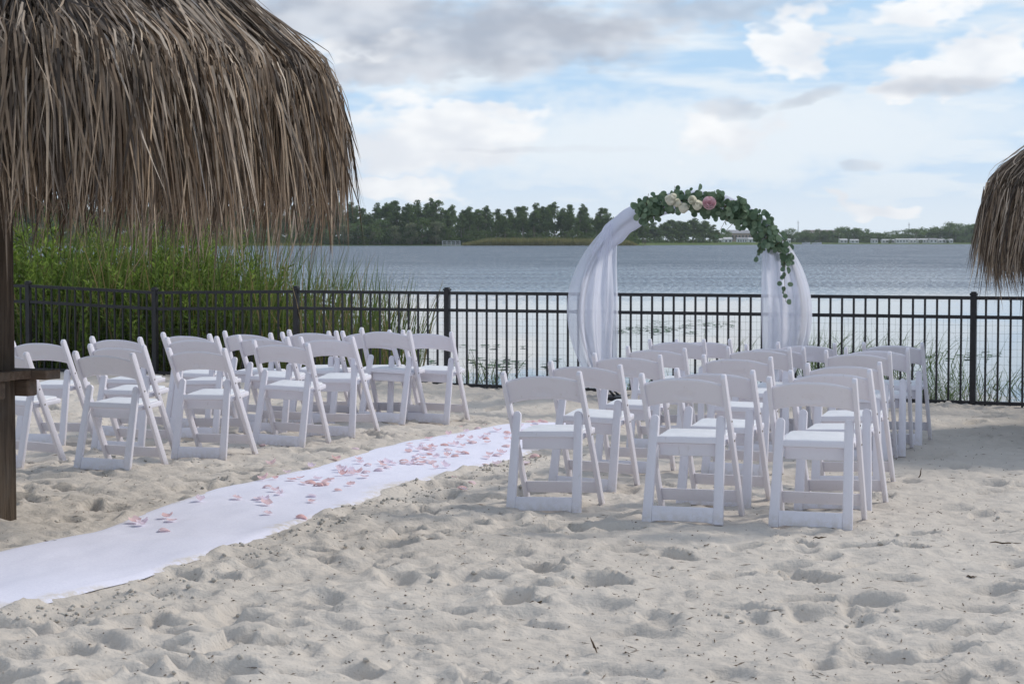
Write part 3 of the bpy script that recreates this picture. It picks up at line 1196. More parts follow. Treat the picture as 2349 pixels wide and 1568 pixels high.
# ------------------------------------------------------------------ petals
def petal_mesh(curl, w, l, seed):
    r_ = random.Random(seed)
    n, m_ = 7, 6
    V, Fc = [], []
    for i in range(n):
        t = i / (n - 1)
        wid = w * math.sin(math.pi * (0.10 + 0.86 * t) ** 0.8) ** 0.8 + 0.003
        for j in range(m_):
            s = -1 + 2 * j / (m_ - 1)
            z = curl * (abs(s) ** 1.8) * 0.008 + curl * 0.010 * (2 * t - 1) ** 2 + 0.010 * max(0.0, -curl) + r_.uniform(-0.0012, 0.0012) + 0.004
            V.append((s * wid, (t - 0.5) * l, z))
    for i in range(n - 1):
        for j in range(m_ - 1):
            a = i * m_ + j
            Fc.append((a, a + 1, a + m_ + 1, a + m_))
    return mesh_np('petal', V, Fc, M['petal'], True)


PM = [petal_mesh(c, w, l, i) for i, (c, w, l) in enumerate([(0.8, 0.026, 0.060), (1.3, 0.028, 0.056), (-0.9, 0.027, 0.060), (1.7, 0.023, 0.058), (-1.3, 0.028, 0.064), (0.5, 0.026, 0.052)])]
pc = [(20, 685), (240, 598), (220, 535), (300, 530), (425, 547), (487, 530), (300, 632), (340, 652), (200, 675), (170, 682), (225, 690), (240, 727), (245, 790), (490, 830), (570, 652), (567, 695), (610, 540), (620, 582),
      (660, 578), (555, 562), (512, 572), (675, 556), (707, 540), (755, 620), (860, 567), (850, 585), (792, 500), (860, 497), (835, 488), (910, 485), (960, 472), (765, 450), (790, 465), (850, 468), (950, 528), (920, 410), (975, 428),
      (910, 374), (1060, 460), (1075, 408), (1120, 410), (1165, 414), (1085, 428), (1120, 440), (1240, 390), (1235, 405), (1300, 405), (1325, 400), (1330, 352), (1330, 375), (1375, 335), (1420, 332), (1475, 350), (1455, 395),
      (1410, 388), (1370, 398), (1380, 365), (1440, 322), (1465, 428), (1540, 416), (1555, 342), (1615, 340), (1635, 327), (1685, 325), (1560, 304), (1290, 290), (1360, 302), (1385, 290), (1435, 285), (1420, 294),
      (1460, 280), (1275, 314), (1280, 262), (1375, 257), (1535, 260), (1590, 258), (1620, 262), (1670, 268), (1740, 245), (1715, 240), (1850, 247), (1655, 210), (1725, 212), (1840, 215), (1805, 215), (1850, 175),
      (1695, 148), (1920, 135), (1565, 174), (1865, 332), (1840, 348), (1920, 330), (1960, 312), (1985, 265), (1995, 180), (1990, 148), (2110, 130), (2140, 265), (1940, 315), (2150, 75), (2180, 70), (2230, 80),
      (2265, 68), (2095, 100), (2200, 85), (1990, 205),
      (275, 420), (555, 435), (935, 283), (890, 307), (745, 372), (1405, 177), (1425, 225), (1840, 85), (1655, 105), (1780, 122), (1675, 612), (1660, 590), (1700, 522), (1735, 550), (1590, 508), (1340, 728), (1925, 400), (2190, 320),
      (2130, 375), (1830, 385), (210, 257), (450, 78), (390, 77), (1135, 47), (385, 485)]
pp = [(536.7 + 0.3142 * a, 939.2 + 0.3142 * b) for a, b in pc]
pp += [(0.3427 * a, 1106.9 + 0.3427 * b) for a, b in ((910, 285), (955, 297), (1120, 258), (1150, 278), (1095, 340), (1335, 160))]
pp += [(1180, 1010), (1207, 996), (1225, 972), (1216, 985), (1300, 975), (1420, 965), (1440, 960), (1460, 956)]
for (a, b) in pp:
    P = pix(a, b, -0.02)
    s, n, ins = runner_coords(np.array([P.x]), np.array([P.y]))
    onr = ins[0] > 0.03
    z = runner_z(P.x, P.y) if onr else sand_z(P.x, P.y)
    o = link('petal', random.choice(PM), None, (P.x, P.y, z + 0.004),
             (random.gauss(0, 0.14), random.gauss(0, 0.14), random.uniform(0, 6.28)), (random.uniform(0.85, 1.25),) * 3)
    if onr:
        tag(o, 'pink rose petal lying on the white runner', 'petal', 'petals scattered on the runner')
    else:
        tag(o, 'pink rose petal lying on the bare sand', 'petal', 'petals scattered on the sand')

# ------------------------------------------------------------------ wedding arch
ARC = Vector((1.79, 19.9, 0))
AYAW = math.radians(-17)
AR, AZC = 1.13, 0.83
arch = empty('wedding_arch', (ARC.x, ARC.y, 0), AYAW)
tag(arch, 'round black metal wedding arch frame under the white drapes', 'arch')


def arc_pt(deg, r=AR, y=0.0):
    a = math.radians(deg)
    return (r * math.cos(a), y, AZC + r * math.sin(a))


a_low = -math.degrees(math.asin((AZC + 0.10) / AR))
for yy in (-0.08, 0.08):
    path = [arc_pt(a_low + (180 - 2 * a_low) * k / 64, AR, yy) for k in range(65)]
    v, f = tube_np(path, 0.012, 8)
    link('hoop', mesh_np('hoop', v, f, M['black_metal'], True), arch)
for k in range(0, 15):
    a = a_low + 12 + (180 - 2 * a_low - 24) * k / 14
    v, f = tube_np([arc_pt(a, AR, -0.08), arc_pt(a, AR, 0.08)], 0.007, 6)
    link('rung', mesh_np('rung', v, f, M['black_metal'], True), arch)
for sx in (-1, 1):
    fx = AR * math.cos(math.asin(AZC / AR))
    link('foot_plate', bm_mesh('foot_plate', box_bm(sx * fx - 0.11, sx * fx + 0.11, -0.20, 0.20, -0.045, -0.005, 0.004), M['black_metal']), arch)


def drape_mesh(name, side, layer, z_low):
    """cloth between the hoop and a plumb inner edge; folds run down it"""
    nz, nu = 90, 44
    inner = 0.775 if side < 0 else 0.735
    rr = AR + (0.075 if layer == 0 else 0.055)
    z_top = AZC + math.sqrt(rr ** 2 - inner ** 2) - 0.01
    V = []
    for i in range(nz + 1):
        t = i / nz
        z = z_top + (z_low - z_top) * t
        c = math.sqrt(max(rr ** 2 - (z - AZC) ** 2, 0.0))
        bul = 0.035 * math.sin(min(1, t * 1.1) * math.pi)
        out = c + bul
        inn = inner + 0.008 * math.sin(z * 5 + layer) + max(0.0, 0.30 - z) * 0.12
        if layer == 1:
            inn += 0.02
            out -= 0.03
        if out < inn + 0.02:
            out = inn + 0.02
        for j in range(nu + 1):
            s = j / nu
            x = inn + (out - inn) * s
            ph = 1.7 * layer + (0.6 if side > 0 else 0)
            fold = math.sin(s * 17 + ph + 0.8 * math.sin(z * 2.3 + ph)) * 0.030 + math.sin(s * 39 + z * 1.6 + ph * 2) * 0.012 + math.sin(z * 7 + s * 9 + ph) * 0.008 * t
            amp = 0.25 + 0.75 * min(1, t * 2.5)
            y = (-0.15 if layer == 0 else 0.14) + fold * amp
            x2 = x + 0.010 * math.sin(s * 23 + ph) * amp * (0 < j < nu)
            V.append((side * x2, y, z))
    vid = np.arange(len(V)).reshape(nz + 1, nu + 1)
    q = np.stack([vid[:-1, :-1], vid[:-1, 1:], vid[1:, 1:], vid[1:, :-1]], -1).reshape(-1, 4)
    return mesh_np(name, V, q, M['sheer'], True)


for side, lab in ((-1, 'white sheer drape hanging bare from the side of the arch without greenery'), (1, 'white sheer drape hanging below the leafy end of the garland')):
    dr = empty('drape', (ARC.x, ARC.y, 0), AYAW)
    tag(dr, lab, 'drape', 'white drapes hanging from the arch')
    for layer in (0, 1):
        link('cloth_layer', drape_mesh('cloth_layer', side, layer, 0.02), dr)
# cloth wound round the top of the hoop
NW, NS = 120, 20
V = []
for i in range(NW + 1):
    a = 150 - (150 - 34) * i / NW
    t = i / NW
    rad_ = 0.075 * (1 - t) ** 0.6 * min(1.0, t * 6 + 0.25) + 0.045 + 0.004 * math.sin(i * 0.5)
    c = Vector(arc_pt(a, AR + 0.0))
    rd = Vector((math.cos(math.radians(a)), 0, math.sin(math.radians(a))))
    for k in range(NS):
        th = 2 * math.pi * k / NS
        fo = 1 + 0.09 * math.sin(5 * th + i * 0.10) + 0.06 * math.sin(9 * th - i * 0.13)
        V.append(c + rd * (rad_ * fo * math.cos(th)) + Vector((0, 1.0, 0)) * (rad_ * fo * math.sin(th)))
vid = np.arange(len(V)).reshape(NW + 1, NS)
q = np.stack([vid[:-1], np.roll(vid[:-1], -1, 1), np.roll(vid[1:], -1, 1), vid[1:]], -1).reshape(-1, 4)
wo = link('drape_wrap', mesh_np('drape_wrap', [tuple(p) for p in V], q, M['wrap'], True), None, (ARC.x, ARC.y, 0), (0, 0, AYAW))
tag(wo, 'white cloth wound round the top of the arch', 'cloth wrap')

# ------------------------------------------------------------------ garland
gar = empty('leaf_garland', (ARC.x, ARC.y, 0), AYAW)
tag(gar, 'eucalyptus leaf garland with pale roses tied along the arch top', 'garland')


def euc_leaf(w, l, bend, rv):
    n = 10
    V = [(0, 0, 0)]
    for k in range(n):
        a = 2 * math.pi * k / n
        x, y = w * math.sin(a), l * 0.5 * (1 - math.cos(a))
        V.append((x, y, bend * (abs(x) / w) ** 2 * w + 0.12 * bend * y))
    V.append((0, l * 0.5, -0.002))
    Fc = [(11, 1 + k, 1 + (k + 1) % n) for k in range(n)]
    return mesh_np('leaf', V, Fc, M['eucalyptus'], True, {'rnd': [rv] * len(V)})


EL_ = [euc_leaf(0.024, 0.050, 0.3, 0.15), euc_leaf(0.026, 0.054, -0.35, 0.40), euc_leaf(0.021, 0.052, 0.4, 0.6), euc_leaf(0.019, 0.046, -0.2, 0.30), euc_leaf(0.028, 0.056, 0.25, 0.05), euc_leaf(0.017, 0.048, 0.3, 0.72)]
stem_parts = []
path = [arc_pt(116 - 88 * k / 40, AR - 0.02 + 0.02 * math.sin(k), -0.12) for k in range(41)]
stem_parts.append(tube_np(path, 0.006, 5))


def leaf_at(P, scale=1.0):
    o = link('leaf', random.choice(EL_), gar, P, (random.gauss(1.45, 0.40), random.uniform(0, 6.28), random.gauss(0.0, 0.55)), (scale,) * 3)
    return o


nleaf = 0
while nleaf < 262:
    a = random.uniform(25, 117)
    th = random.uniform(0, 2 * math.pi)
    dens = 1.0
    if 86 < a < 102:
        dens = 0.55
    if a < 34:
        dens = 0.55
    if random.random() > dens:
        continue
    rad_ = (0.115 if a > 40 else 0.045 + 0.07 * (a - 25) / 15) * math.sqrt(random.random())
    c = Vector(arc_pt(a, AR - 0.01))
    rd = Vector((math.cos(math.radians(a)), 0, math.sin(math.radians(a))))
    P = c + rd * (rad_ * math.cos(th)) + Vector((0, -0.13 - 0.12 * random.random() + 0.5 * rad_ * math.sin(th), 0))
    leaf_at(P, random.uniform(1.1, 1.5))
    nleaf += 1
# loose sprigs: (start angle, direction x/z, length)
for a, dxz, ln, cnt in ((66, (-0.55, -0.85), 0.26, 8), (44, (-0.5, -0.9), 0.22, 6), (30, (0.05, -1.0), 0.42, 12), (38, (0.75, 0.35), 0.16, 4), (76, (0.35, 0.9), 0.16, 5), (97, (0.05, 1.0), 0.17, 3), (112, (0.15, 1.0), 0.17, 3), (60, (-0.75, -0.6), 0.22, 5)):
    c = Vector(arc_pt(a, AR - 0.02)) + Vector((0, -0.20, 0))
    e = c + Vector((dxz[0], -0.02, dxz[1])) * ln
    mid = c.lerp(e, 0.5) + Vector((0, -0.02, 0.015))
    stem_parts.append(tube_np([tuple(c), tuple(mid), tuple(e)], 0.0025, 4))
    for k in range(cnt):
        t = (k + 0.6) / cnt
        P = c.lerp(e, t) + Vector((random.uniform(-0.03, 0.03), random.uniform(-0.02, 0.02), random.uniform(-0.02, 0.02)))
        leaf_at(P, random.uniform(0.85, 1.15))
        nleaf += 1
        if nleaf > 299:
            break
GV, GF, GR = [], [], []
for k in range(430):
    a = random.uniform(27, 117)
    if 87 < a < 101 and random.random() < 0.5:
        continue
    th = random.uniform(0, 2 * math.pi)
    rad_ = (0.120 if a > 40 else 0.055 + 0.065 * (a - 27) / 13) * math.sqrt(random.random())
    c = Vector(arc_pt(a, AR - 0.01))
    rd = Vector((math.cos(math.radians(a)), 0, math.sin(math.radians(a))))
    P = c + rd * (rad_ * math.cos(th)) + Vector((0, -0.09 - 0.12 * random.random() + 0.5 * rad_ * math.sin(th), 0))
    me_ = random.choice(EL_)
    MX = Matrix.Translation(P) @ Matrix.Rotation(random.gauss(0, 0.55), 4, 'Z') @ Matrix.Rotation(random.uniform(0, 6.28), 4, 'Y') @ Matrix.Rotation(random.gauss(1.45, 0.4), 4, 'X')
    sc = random.uniform(1.0, 1.4)
    b0 = len(GV)
    GV += [tuple(MX @ (v.co * sc)) for v in me_.vertices]
    GF += [tuple(b0 + i for i in p_.vertices) for p_ in me_.polygons]
    GR += [random.random() * 0.7] * len(me_.vertices)
tag(link('leaf_filling', mesh_np('leaf_filling', GV, GF, M['eucalyptus'], True, {'rnd': GR}), gar), kind='stuff')
v, f = join_np(stem_parts)
link('stem', mesh_np('stem', v, f, M['stem'], True), gar)


def rose_petal(r, mat):
    n, m_ = 6, 7
    V, Fc = [], []
    for i in range(n):
        t = i / (n - 1)
        for j in range(m_):
            s = -1 + 2 * j / (m_ - 1)
            ph = s * 0.95
            rr = r * (0.45 + 0.62 * math.sin(t * 1.9)) + 0.10 * r * max(0, t - 0.75) * 4
            z = r * (-0.75 + 1.6 * t - 0.22 * abs(s) ** 3 * t)
            V.append((rr * math.sin(ph), -rr * math.cos(ph), z))
    for i in range(n - 1):
        for j in range(m_ - 1):
            a = i * m_ + j
            Fc.append((a, a + 1, a + m_ + 1, a + m_))
    return mesh_np('petal', V, Fc, mat, True)


RW, RP = rose_petal(0.034, M['rose_white']), rose_petal(0.038, M['rose_pink'])
for (px, py, kind, sc) in ((1535, 458, RW, 1.15), (1553, 464, RW, 0.9), (1567, 476, RW, 1.15), (1586, 457, RW, 0.95), (1600, 470, RW, 1.1), (1629, 466, RP, 1.25), (1541, 450, RW, 0.8)):
    d = 19.62
    P = Vector(((px - 1174) / F * d, d, CAM_H - (py + 4 - HORIZON) / F * d))
    loc = Matrix.Rotation(-AYAW, 4, 'Z') @ (P - ARC)
    loc.y = -0.31
    fl = bpy.data.objects.new('rose', None)
    fl.empty_display_size = 0.05
    fl.location = loc
    fl.rotation_euler = (random.uniform(0.5, 1.3), random.uniform(-0.5, 0.5), random.uniform(-0.8, 0.8))
    fl.scale = (sc * 1.25,) * 3
    fl.parent = gar
    COL.objects.link(fl)
    for ring, cnt, k in ((0, 5, 1.0), (1, 4, 0.74), (2, 3, 0.46)):
        for i in range(cnt):
            link('petal', kind, fl, (0, 0, 0.006 * ring), (0, 0, 2 * math.pi * i / cnt + ring * 0.7), (k, k, 1.0 - 0.03 * ring))

# ------------------------------------------------------------------ thatched huts
ROT = math.radians(-24)


def roof_r(th, R=1.70, p=3.6):
    a = th - ROT
    return R / (np.abs(np.cos(a)) ** p + np.abs(np.sin(a)) ** p) ** (1 / p)


ZA, ZE = 3.82, 2.34


def roof_z(s):
    return ZA - (ZA - ZE) * s ** 1.04


def blades(n, s_lo, s_hi, l_lo, l_hi, w_lo, w_hi, lift, seed, droop=1.0):
    r_ = np.random.default_rng(seed)
    nc = max(1, n // 15)
    cid = r_.integers(0, nc, n)                      # blades come in fronds
    cth = r_.uniform(-math.pi, math.pi, nc)
    cs_r = np.sqrt(r_.uniform(s_lo ** 2, s_hi ** 2, nc))
    c_dir, c_tone, c_lift = r_.normal(0, 0.20, nc), r_.normal(0, 0.16, nc), r_.normal(0.05, 0.07, nc)
    c_len, c_up = r_.uniform(0.78, 1.16, nc), r_.random(nc)
    th = cth[cid] + r_.normal(0, 0.032, n)
    s = np.clip(cs_r[cid] + r_.normal(0, 0.025, n), 0.01, s_hi + 0.02)
    rr = roof_r(th)
    P = np.stack([rr * s * np.cos(th), rr * s * np.sin(th), roof_z(s) + lift * np.clip(c_up[cid] + r_.normal(0, 0.22, n), 0, 1.2)], 1)
    # direction: down the slope; blades on one face lean towards running square to its eave
    a = th - ROT
    k = np.round(a / (math.pi / 2)) * (math.pi / 2)
    ra = a + (k - a) * 0.25 + c_dir[cid] + r_.normal(0, 0.20, n)
    ta = ra + ROT
    slope = (ZA - ZE) / rr * 1.05
    Dn = np.stack([np.cos(ta), np.sin(ta), -slope + c_lift[cid] + r_.normal(0.0, 0.07, n)], 1)
    Dn /= np.linalg.norm(Dn, axis=1, keepdims=True)
    L = r_.uniform(l_lo, l_hi, n) * c_len[cid]
    drp = droop * r_.uniform(0.75, 1.5, n)
    wd = r_.uniform(w_lo, w_hi, n)
    K_ = 6
    pts = [P]
    dirs = []
    side_curl = r_.normal(0, 0.20, n) * (r_.random(n) < 0.6) + r_.normal(0, 0.65, n) * (r_.random(n) < 0.14)
    d = Dn.copy()
    tgt = np.stack([r_.normal(0, 0.12, n), r_.normal(0, 0.12, n), np.full(n, -1.0)], 1)
    tgt[:, :2] += np.stack([np.cos(ta), np.sin(ta)], 1) * r_.normal(-0.12, 0.09, n)[:, None]
    for i in range(K_):
        p = pts[-1]
        rad_now = np.hypot(p[:, 0], p[:, 1]) / roof_r(np.arctan2(p[:, 1], p[:, 0]))
        bnd = np.clip((rad_now - 0.925) / 0.08, 0, 1.6) * 1.9 * drp + 0.045
        sd_ = np.stack([-np.sin(ta), np.cos(ta), np.zeros(n)], 1)
        d = d + tgt * bnd[:, None] + sd_ * (side_curl * (i / K_))[:, None]
        d /= np.linalg.norm(d, axis=1, keepdims=True)
        dirs.append(d.copy())
        pts.append(p + d * (L / K_)[:, None])
    dirs.append(dirs[-1])
    pts = np.stack(pts, 1)
    dirs = np.stack(dirs, 1)
    rollv = r_.normal(0, 0.7, n)
    outv = np.stack([np.cos(ta) * 0.55, np.sin(ta) * 0.55, np.full(n, 0.8)], 1)[:, None, :]
    sid = np.cross(dirs, outv)
    sid /= np.linalg.norm(sid, axis=2, keepdims=True) + 1e-9
    nor = np.cross(sid, dirs)
    wv_ = sid * np.cos(rollv)[:, None, None] + nor * np.sin(rollv)[:, None, None]
    prof = np.array([0.7, 1.0, 1.0, 0.92, 0.78, 0.52, 0.06])[None, :, None]
    half = wv_ * (wd / 2)[:, None, None] * prof
    V = np.stack([pts - half, pts + half], 2).reshape(n, -1, 3)     # n, (K+1)*2, 3
    base_f = np.array([[2 * i, 2 * i + 1, 2 * i + 3, 2 * i + 2] for i in range(K_)])
    Fc = (base_f[None] + (np.arange(n) * (K_ + 1) * 2)[:, None, None]).reshape(-1, 4)
    rv = np.clip(r_.beta(1.0, 1.7, n) + c_tone[cid], 0, 1)
    shelter = np.clip((1.08 - s) / 0.45, 0, 1) * np.clip(1.15 - np.linspace(0, 1, K_ + 1)[None, :] * 0.5, 0, 1).mean()
    wea = np.clip(shelter * 0.8 - 0.08 + r_.normal(0, 0.22, n), 0, 1)
    nv = (K_ + 1) * 2
    return V, Fc, np.repeat(rv, nv), np.repeat(wea, nv), nv


def thatch_mesh(seed, n1, n2, n3):
    vs_, fs_, r1, w1_ = [], [], [], []
    off = 0
    for (n, a, b, l0, l1, wa, wb, lf, dr) in ((n1, 0.02, 0.92, 0.32, 0.62, 0.008, 0.017, 0.13, 1.0), (n2, 0.80, 0.97, 0.40, 0.84, 0.008, 0.017, 0.09, 1.2), (n3, 0.84, 0.95, 0.60, 0.92, 0.008, 0.017, -0.06, 1.5)):
        V, Fc, rv, we, nv = blades(n, a, b, l0, l1, wa, wb, lf, seed, dr)
        seed += 1
        vs_.append(V.reshape(-1, 3))
        fs_.append(Fc + off)
        off += V.shape[0] * V.shape[1]
        r1.append(rv)
        w1_.append(we)
    return mesh_np('thatch', np.concatenate(vs_), np.concatenate(fs_), M['thatch'], False, {'rnd': np.concatenate(r1), 'weather': np.concatenate(w1_)})


THATCH = thatch_mesh(5, 19000, 11500, 11000)
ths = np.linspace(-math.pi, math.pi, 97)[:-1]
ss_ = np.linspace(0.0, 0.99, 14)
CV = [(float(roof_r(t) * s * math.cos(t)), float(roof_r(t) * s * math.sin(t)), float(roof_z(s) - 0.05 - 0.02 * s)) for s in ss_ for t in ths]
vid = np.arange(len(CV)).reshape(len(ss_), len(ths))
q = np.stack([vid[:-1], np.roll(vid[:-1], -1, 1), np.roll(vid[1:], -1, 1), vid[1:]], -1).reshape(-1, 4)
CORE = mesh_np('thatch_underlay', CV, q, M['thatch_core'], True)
SV, SF, SR, SW, SN = blades(300, 0.25, 0.96, 0.42, 0.74, 0.013, 0.019, 0.12, 99, 1.2)
base_f = np.array([[2 * i, 2 * i + 1, 2 * i + 3, 2 * i + 2] for i in range(6)])
STRIPS = [mesh_np('thatch_strip', SV[i], base_f, M['thatch'], False, {'rnd': np.clip(SR[i * SN:(i + 1) * SN] * 0.6 + 0.4, 0, 1), 'weather': SW[i * SN:(i + 1) * SN]}) for i in range(300)]
BEAM = bm_mesh('rafter', box_bm(0.0, 1.0, -0.03, 0.03, -0.05, 0.05, 0.0), M['wood_x'])


def hut(loc, label, strips, rot_extra=0.0, shelf=True):
    h = empty('thatched_hut', loc, rot_extra)
    tag(h, label, 'hut', 'thatched palm huts on the beach')
    pbm = box_bm(-0.088, 0.088, -0.088, 0.088, -0.3, 3.75, 0.010, 2)
    link('post', bm_mesh('post', pbm, M['wood']), h, None, (0, 0, ROT))
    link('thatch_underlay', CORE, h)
    tag(link('thatch', THATCH, h), kind='stuff')
    for i in strips:
        link('thatch_strip', STRIPS[i], h)
    for k in range(8):
        a = ROT + math.pi / 4 * k
        rr = float(roof_r(np.array([a]))[0]) * 0.93
        z1 = float(roof_z(0.93)) - 0.16
        z0 = ZA - 0.36
        ln = math.hypot(rr, z0 - z1)
        link('rafter', BEAM, h, (0, 0, z0), (0, math.atan2(z0 - z1, rr), a), (ln, 1, 1))
    if shelf:
        sh = bpy.data.objects.new('drink_shelf', None)
        sh.empty_display_size = 0.1
        sh.parent = h
        sh.rotation_euler = (0, 0, ROT)
        COL.objects.link(sh)
        zt = 0.85
        bs = ((-0.30, 0.20, -0.235, -0.098, 0.0), (-0.28, 0.285, 0.098, 0.230, -0.004))
        for (x0, x1, y0, y1, dz_) in bs:
            link('shelf_board', bm_mesh('shelf_board', box_bm(x0, x1, y0, y1, zt - 0.052 + dz_, zt + dz_, 0.005, 2), M['wood_x']), sh)
        for (x0, x1) in ((-0.27, -0.094), (0.094, 0.19)):
            link('shelf_board', bm_mesh('shelf_board', box_bm(x0, x1, -0.094, 0.094, zt - 0.050, zt - 0.002, 0.005, 2), M['wood_x']), sh)
        for y0 in (-0.182, 0.094):
            link('support_beam', bm_mesh('support_beam', box_bm(-0.24, 0.165, y0, y0 + 0.088, zt - 0.150, zt - 0.056, 0.012, 2), M['wood_x']), sh)
    return h


HL = pix(-13, 1200, 0.0)
hut((HL.x, HL.y, 0.0), 'large thatched hut with wooden post and shelf beside the runner', range(300))
hut((5.90, 16.6, -0.42), 'low thatched hut near the fence beyond the arch block of chairs', range(0, 300, 3), math.radians(131), False)


# ------------------------------------------------------------------ ribbons of leaf and grass
def ribbons(P, Dr, L, wd, K_, bend, rseed, prof=None, gravity=0.4):
    r_ = np.random.default_rng(rseed)
    n = len(P)
    d = Dr / np.linalg.norm(Dr, axis=1, keepdims=True)
    pts, dirs = [P], []
    bd = np.stack([r_.normal(0, 1, n), r_.normal(0, 1, n), np.zeros(n)], 1) * bend
    for i in range(K_):
        d = d + bd / K_ + np.array([0, 0, -gravity / K_ * (i / K_)])
        d /= np.linalg.norm(d, axis=1, keepdims=True)
        dirs.append(d)
        pts.append(pts[-1] + d * (L / K_)[:, None])
    dirs.append(d)
    pts, dirs = np.stack(pts, 1), np.stack(dirs, 1)
    rv = np.stack([r_.normal(0, 1, n), r_.normal(0, 1, n), r_.normal(0, 0.6, n)], 1)[:, None, :]
    sid = np.cross(dirs, np.broadcast_to(rv, dirs.shape))
    sid /= np.linalg.norm(sid, axis=2, keepdims=True) + 1e-9
    if prof is None:
        prof = np.linspace(1.0, 0.05, K_ + 1) ** 0.7
    half = sid * (wd / 2)[:, None, None] * np.asarray(prof)[None, :, None]
    V = np.stack([pts - half, pts + half], 2).reshape(n, -1, 3)
    bf = np.array([[2 * i, 2 * i + 1, 2 * i + 3, 2 * i + 2] for i in range(K_)])
    Fc = (bf[None] + (np.arange(n) * (K_ + 1) * 2)[:, None, None]).reshape(-1, 4)
    return V.reshape(-1, 3), Fc, (K_ + 1) * 2


def fence_y(x):
    return np.interp(x, FX, FY)


# reeds: tallest by the shrubs, shorter towards the open water
r_ = np.random.default_rng(21)
n = 2300
rx_ = r_.beta(1.5, 1.35, n) * 4.9 - 6.0
rx_ = np.where(r_.random(n) < 0.10, r_.uniform(-9.5, -5.0, n), rx_)
ry_ = fence_y(rx_) + 0.5 + r_.random(n) ** 1.2 * (4.6 * np.clip((-0.4 - rx_) / 2.0, 0.18, 1))
ppx = rx_ / ry_ * F + 1174
topz = np.interp(ppx, [-800, 150, 420, 600, 760, 940], [2.15, 2.15, 2.12, 1.80, 1.45, 1.14])
hh = (topz + 0.30) * r_.uniform(0.55, 1.06, n)
P = np.stack([rx_, ry_, np.full(n, -0.30)], 1)
Dr = np.stack([r_.normal(0.05, 0.13, n), r_.normal(0, 0.13, n), np.ones(n)], 1)
V, Fc, nv = ribbons(P, Dr, hh, r_.uniform(0.010, 0.020, n), 7, 0.20, 3, [0.7, 1, 1, 0.95, 0.85, 0.65, 0.4, 0.05], 0.35)
rnd = np.repeat(np.clip(r_.beta(1.6, 1.8, n) + 0.15 * (ppx > 560) * r_.random(n), 0, 1), nv)
tag(link('reeds', mesh_np('reeds', V, Fc, M['reed'], False, {'rnd': rnd})), 'tall green and straw reeds in the shallows behind the fence', 'reeds', None, 'stuff')


# willow-leaved shrubs crowding the fence
def shrub_mesh(seed):
    r_ = np.random.default_rng(seed)
    tw_parts, P, Dr, L = [], [], [], []
    nb = 58
    for b in range(nb):
        a = r_.uniform(0, 2 * math.pi)
        lean = r_.uniform(0.1, 1.15) * (0.55 + 0.45 * r_.random())
        hgt = r_.uniform(0.75, 1.5) * (1.15 - 0.35 * lean)
        p = np.array([r_.normal(0, 0.16), r_.normal(0, 0.16), 0.0])
        d = np.array([math.cos(a) * lean, math.sin(a) * lean, 1.0])
        d /= np.linalg.norm(d)
        path = [tuple(p)]
        K_ = 8
        for i in range(K_):
            d = d + r_.normal(0, 0.10, 3) + np.array([0, 0, 0.05])
            d /= np.linalg.norm(d)
            p = p + d * hgt / K_
            path.append(tuple(p))
            if i >= 1:
                for k in range(13):
                    q0 = p - d * hgt / K_ * r_.random()
                    la = r_.uniform(0, 2 * math.pi)
                    side = np.array([math.cos(la), math.sin(la), 0.25])
                    dirn = d * r_.uniform(0.3, 1.0) + side * r_.uniform(0.5, 1.0)
                    P.append(q0)
                    Dr.append(dirn)
                    L.append(r_.uniform(0.045, 0.085))
        tw_parts.append(tube_np(path, [0.006 * (1 - 0.8 * i / K_) for i in range(K_ + 1)], 4))
    P, Dr, L = np.array(P), np.array(Dr), np.array(L)
    V, Fc, nv = ribbons(P, Dr, L, L * 0.26, 3, 0.25, seed + 1, [0.35, 1.0, 0.75, 0.05], 0.5)
    rr = r_.beta(2, 2, len(P))
    lm = mesh_np('foliage', V, Fc, M['shrub'], False, {'rnd': np.repeat(rr, nv)})
    v, f = join_np(tw_parts)
    return lm, mesh_np('branches', v, f, M['stem'], True)


SHR = [shrub_mesh(s) for s in (31, 32, 33, 34)]
spots = []
for i in range(40):
    t = i / 39
    x = -7.9 + 5.3 * t + random.uniform(-0.15, 0.15)
    row = i % 4
    y = float(fence_y(x)) + (1.08, 1.55, 2.2, 3.1)[row] + random.uniform(-0.15, 0.15)
    pxx = x / y * F + 1174
    topz = float(np.interp(pxx, [-300, 30, 250, 430, 560, 660], [1.75, 1.72, 1.68, 1.62, 1.22, 0.85]))
    if row == 0:
        topz *= 0.80
    if row == 1:
        topz *= 0.88
    spots.append((x, y, (topz + 0.25) / 1.36 * random.uniform(0.86, 1.04)))
for i, (x, y, sc) in enumerate(spots):
    lm, bmesh_ = SHR[i % 4]
    s = empty('leafy_shrub', (x, y, -0.25), random.uniform(0, 6.28))
    s.scale = (sc * random.uniform(0.9, 1.1), sc * random.uniform(0.9, 1.1), sc)
    link('foliage', lm, s)
    link('branches', bmesh_, s)
    tag(s, 'leafy green narrow-leaved shrub crowding the far side of the fence', 'shrub', 'shrubs crowded behind the fence')

